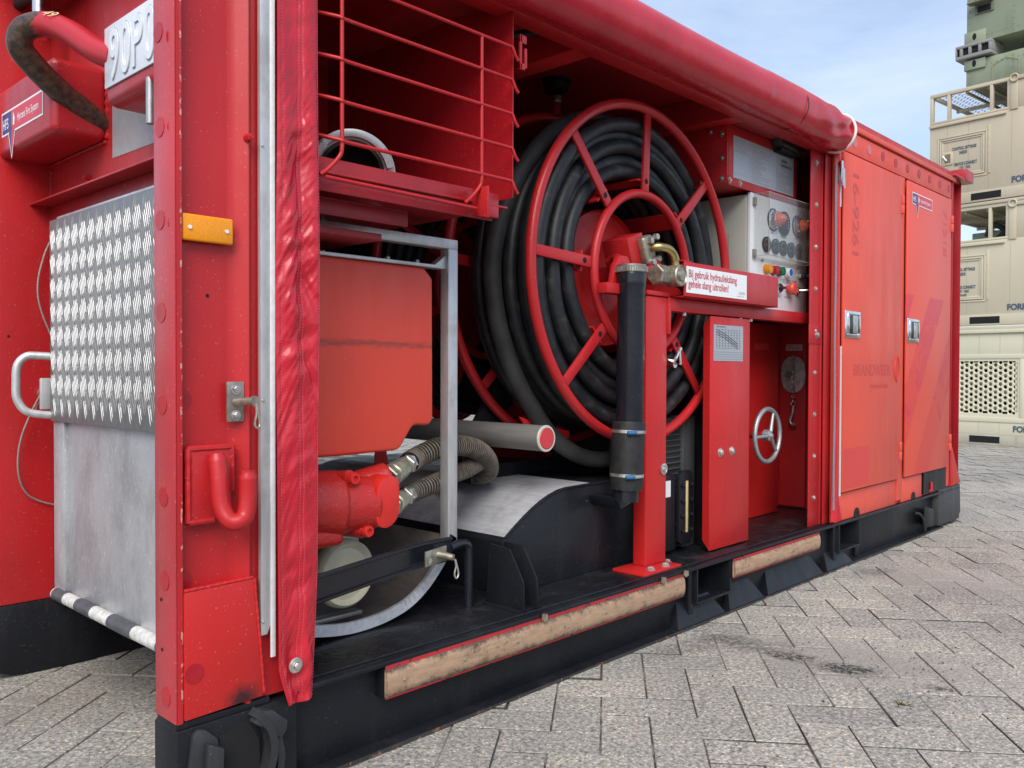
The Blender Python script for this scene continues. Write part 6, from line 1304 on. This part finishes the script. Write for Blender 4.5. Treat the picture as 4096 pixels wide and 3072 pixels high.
for u_ in (-0.22, -0.50, 0.1, -0.80): bgparts('panel_seam', [(u_ - 0.0018, u_ + 0.0018, 0, 0.0015, 1.30, 1.595, 0), (u_ - 0.0018, u_ + 0.0018, 0, 0.0015, 0.155, 0.33, 0)], SEAM, G1)
mb = MB(); pu, pzz, r = 0.0655, 0.0772, 0.0255; gx0 = -0.115
i = -2
for i in range(-3, 10):
    for j in range(11):
        cu = gx0 - i * pu; cz = 1.180 - 0.0386 * (i % 2) - j * pzz
        if cz < 0.46: continue
        k = 8; hu, hz = pu / 2, pzz / 2
        inn = [mb.bm.verts.new(bgP(cu + r * math.cos(2 * math.pi * q / 12), 0.0, cz + r * math.sin(2 * math.pi * q / 12))) for q in range(12)]
        outp = []
        for q in range(12):
            a = 2 * math.pi * q / 12; cx_, sz_ = math.cos(a), math.sin(a); s_ = min(hu / abs(cx_) if abs(cx_) > 1e-6 else 9, hz / abs(sz_) if abs(sz_) > 1e-6 else 9); outp.append(mb.bm.verts.new(bgP(cu + cx_ * s_, 0.0, cz + sz_ * s_)))
        inb = [mb.bm.verts.new(v.co - BN * 0.02) for v in inn]
        for q in range(12): mb.bm.faces.new((inn[q], inn[(q + 1) % 12], outp[(q + 1) % 12], outp[q])); mb.bm.faces.new((inn[q], inb[q], inb[(q + 1) % 12], inn[(q + 1) % 12]))
        # corner fillers
        for s1 in (1, -1):
            for s2 in (1, -1):
                mb.bm.faces.new([mb.bm.verts.new(bgP(cu + s1 * a_, 0.0, cz + s2 * b_)) for a_, b_ in ((hu, hz), (hu, hu * 0.577), (hz * 0.577, hz))])
obj('round_hole_grille', mb, BEIGE2, G1, recalc=False)
mb = MB(); bgbox(mb, -0.76, -0.705, -0.01, 0.0, 0.40, 1.23); bgbox(mb, -0.76, 0.1, -0.01, 0.001, 1.200, 1.236); bgbox(mb, -0.76, 0.1, -0.01, 0.001, 0.40, 0.452); obj('grille_margin', mb, BEIGE2, G1)
bgparts('inner_slat', [(-0.75, 0.1, -0.22, -0.20, 0.5 + i * 0.12, 0.55 + i * 0.12, 0) for i in range(6)], BEIGE, G1)
bgtext('FORK', -0.68, 0.205, 0.115, G1, 0.9, bold=0.003)
# green containers on top
def greenbox(lab, z0, z1, dark):
    G = thing('army_container', lab, 'container', BO + BD * -1.2 + Vector((0, 0, z0)), 'faded green containers on the beige stack')
    mb = MB(); bgbox(mb, -3.0, 0.012, -2.6, -0.02, z0, z1, 0.01); obj('body', mb, GREEN, G)
    mb = MB()
    for i in range(int((z1 - z0) / 0.085)):
        for u_ in (-0.03, -0.62): mb.cyl(bgP(u_, -0.021, z0 + 0.05 + i * 0.085), bgP(u_, -0.012, z0 + 0.05 + i * 0.085), 0.008, 6)
    for i in range(24): mb.cyl(bgP(-0.06 - i * 0.07, -0.021, z0 + 0.09 if z0 > 5.7 else z1 - 0.09), bgP(-0.06 - i * 0.07, -0.012, z0 + 0.09 if z0 > 5.7 else z1 - 0.09), 0.008, 6)
    obj('rivets', mb, GREEN, G, kind='stuff'); return G
ga = greenbox('faded green container resting directly on the beige stack', 5.195, 5.555, 0); gb = greenbox('faded green container, highest of all in the stack, stained dark', 5.80, 8.2, 1)
for G, z0, z1, hz in ((ga, 5.420, 5.560, 5.50), (gb, 5.800, 5.965, 5.885)):
    mb = MB(); bgbox(mb, -0.26, 0.030, -0.10, 0.012, z0, z1, 0.006); pp = obj('corner_plate', mb, GREEN, G)
    mb = MB(); c_ = bgP(-0.11, 0.0125, hz); P = [c_ + BD * (0.028 * math.cos(a)) + Vector((0, 0, (0.05 if True else 0) * math.sin(a))) for a in [i * math.pi / 10 for i in range(20)]]
    V = [mb.bm.verts.new(p) for p in P]; mb.bm.faces.new(V); obj('oval_hole', mb, VOID, pp, recalc=False)
mb = MB(); P = [bgP(-0.35, -0.008, 5.33 - 0.1), bgP(-0.35, -0.008, 5.42), bgP(-0.53, -0.008, 5.49), bgP(-0.70, -0.008, 5.42), bgP(-0.70, -0.008, 5.23)]; mb.tube(P, 0.004, 4); obj('stencilled_outline', mb, plain('ochre_paint', (0.35, 0.28, 0.12), 0.7), ga)
LK = thing('twist_lock_spacer', 'grey ribbed steel coupling spacer between the two green containers', 'bracket', BO + BD * -0.1 + Vector((0, 0, 5.56)), None)
mb = MB(); bgbox(mb, -0.36, 0.135, -0.40, 0.06, 5.585, 5.640, 0.012); bgbox(mb, -0.36, 0.135, -0.40, 0.06, 5.745, 5.790, 0.012)
for u_ in (-0.36, -0.22, -0.085, 0.035, 0.115): bgbox(mb, u_, u_ + 0.04 if u_ < 0.1 else 0.135, -0.38, 0.058, 5.639, 5.746, 0.004)
obj('spacer_body', mb, GREYB, LK); mb = MB(); bgbox(mb, -0.34, 0.12, -0.05, 0.03, 5.640, 5.745); obj('spacer_hollow', mb, VOID, LK)
ST = thing('step_bracket', 'rusty folding step bracket high on the topmost green container', 'bracket', BO + BD * -0.2 + Vector((0, 0, 6.2)), None)
mb = MB(); bgbox(mb, -0.36, -0.11, -0.02, 0.006, 6.20, 6.45, 0.004); bgbox(mb, -0.36, -0.05, 0.006, 0.14, 6.33, 6.345, 0.002); obj('step_plate', mb, paint('rusty_green', (0.16, 0.17, 0.12), 0.3, 0.7, 0.9, dirtcol=(0.05, 0.045, 0.035)), ST)
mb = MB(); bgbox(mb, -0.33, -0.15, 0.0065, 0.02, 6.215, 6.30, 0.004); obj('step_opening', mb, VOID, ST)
print('objects', len(bpy.data.objects))
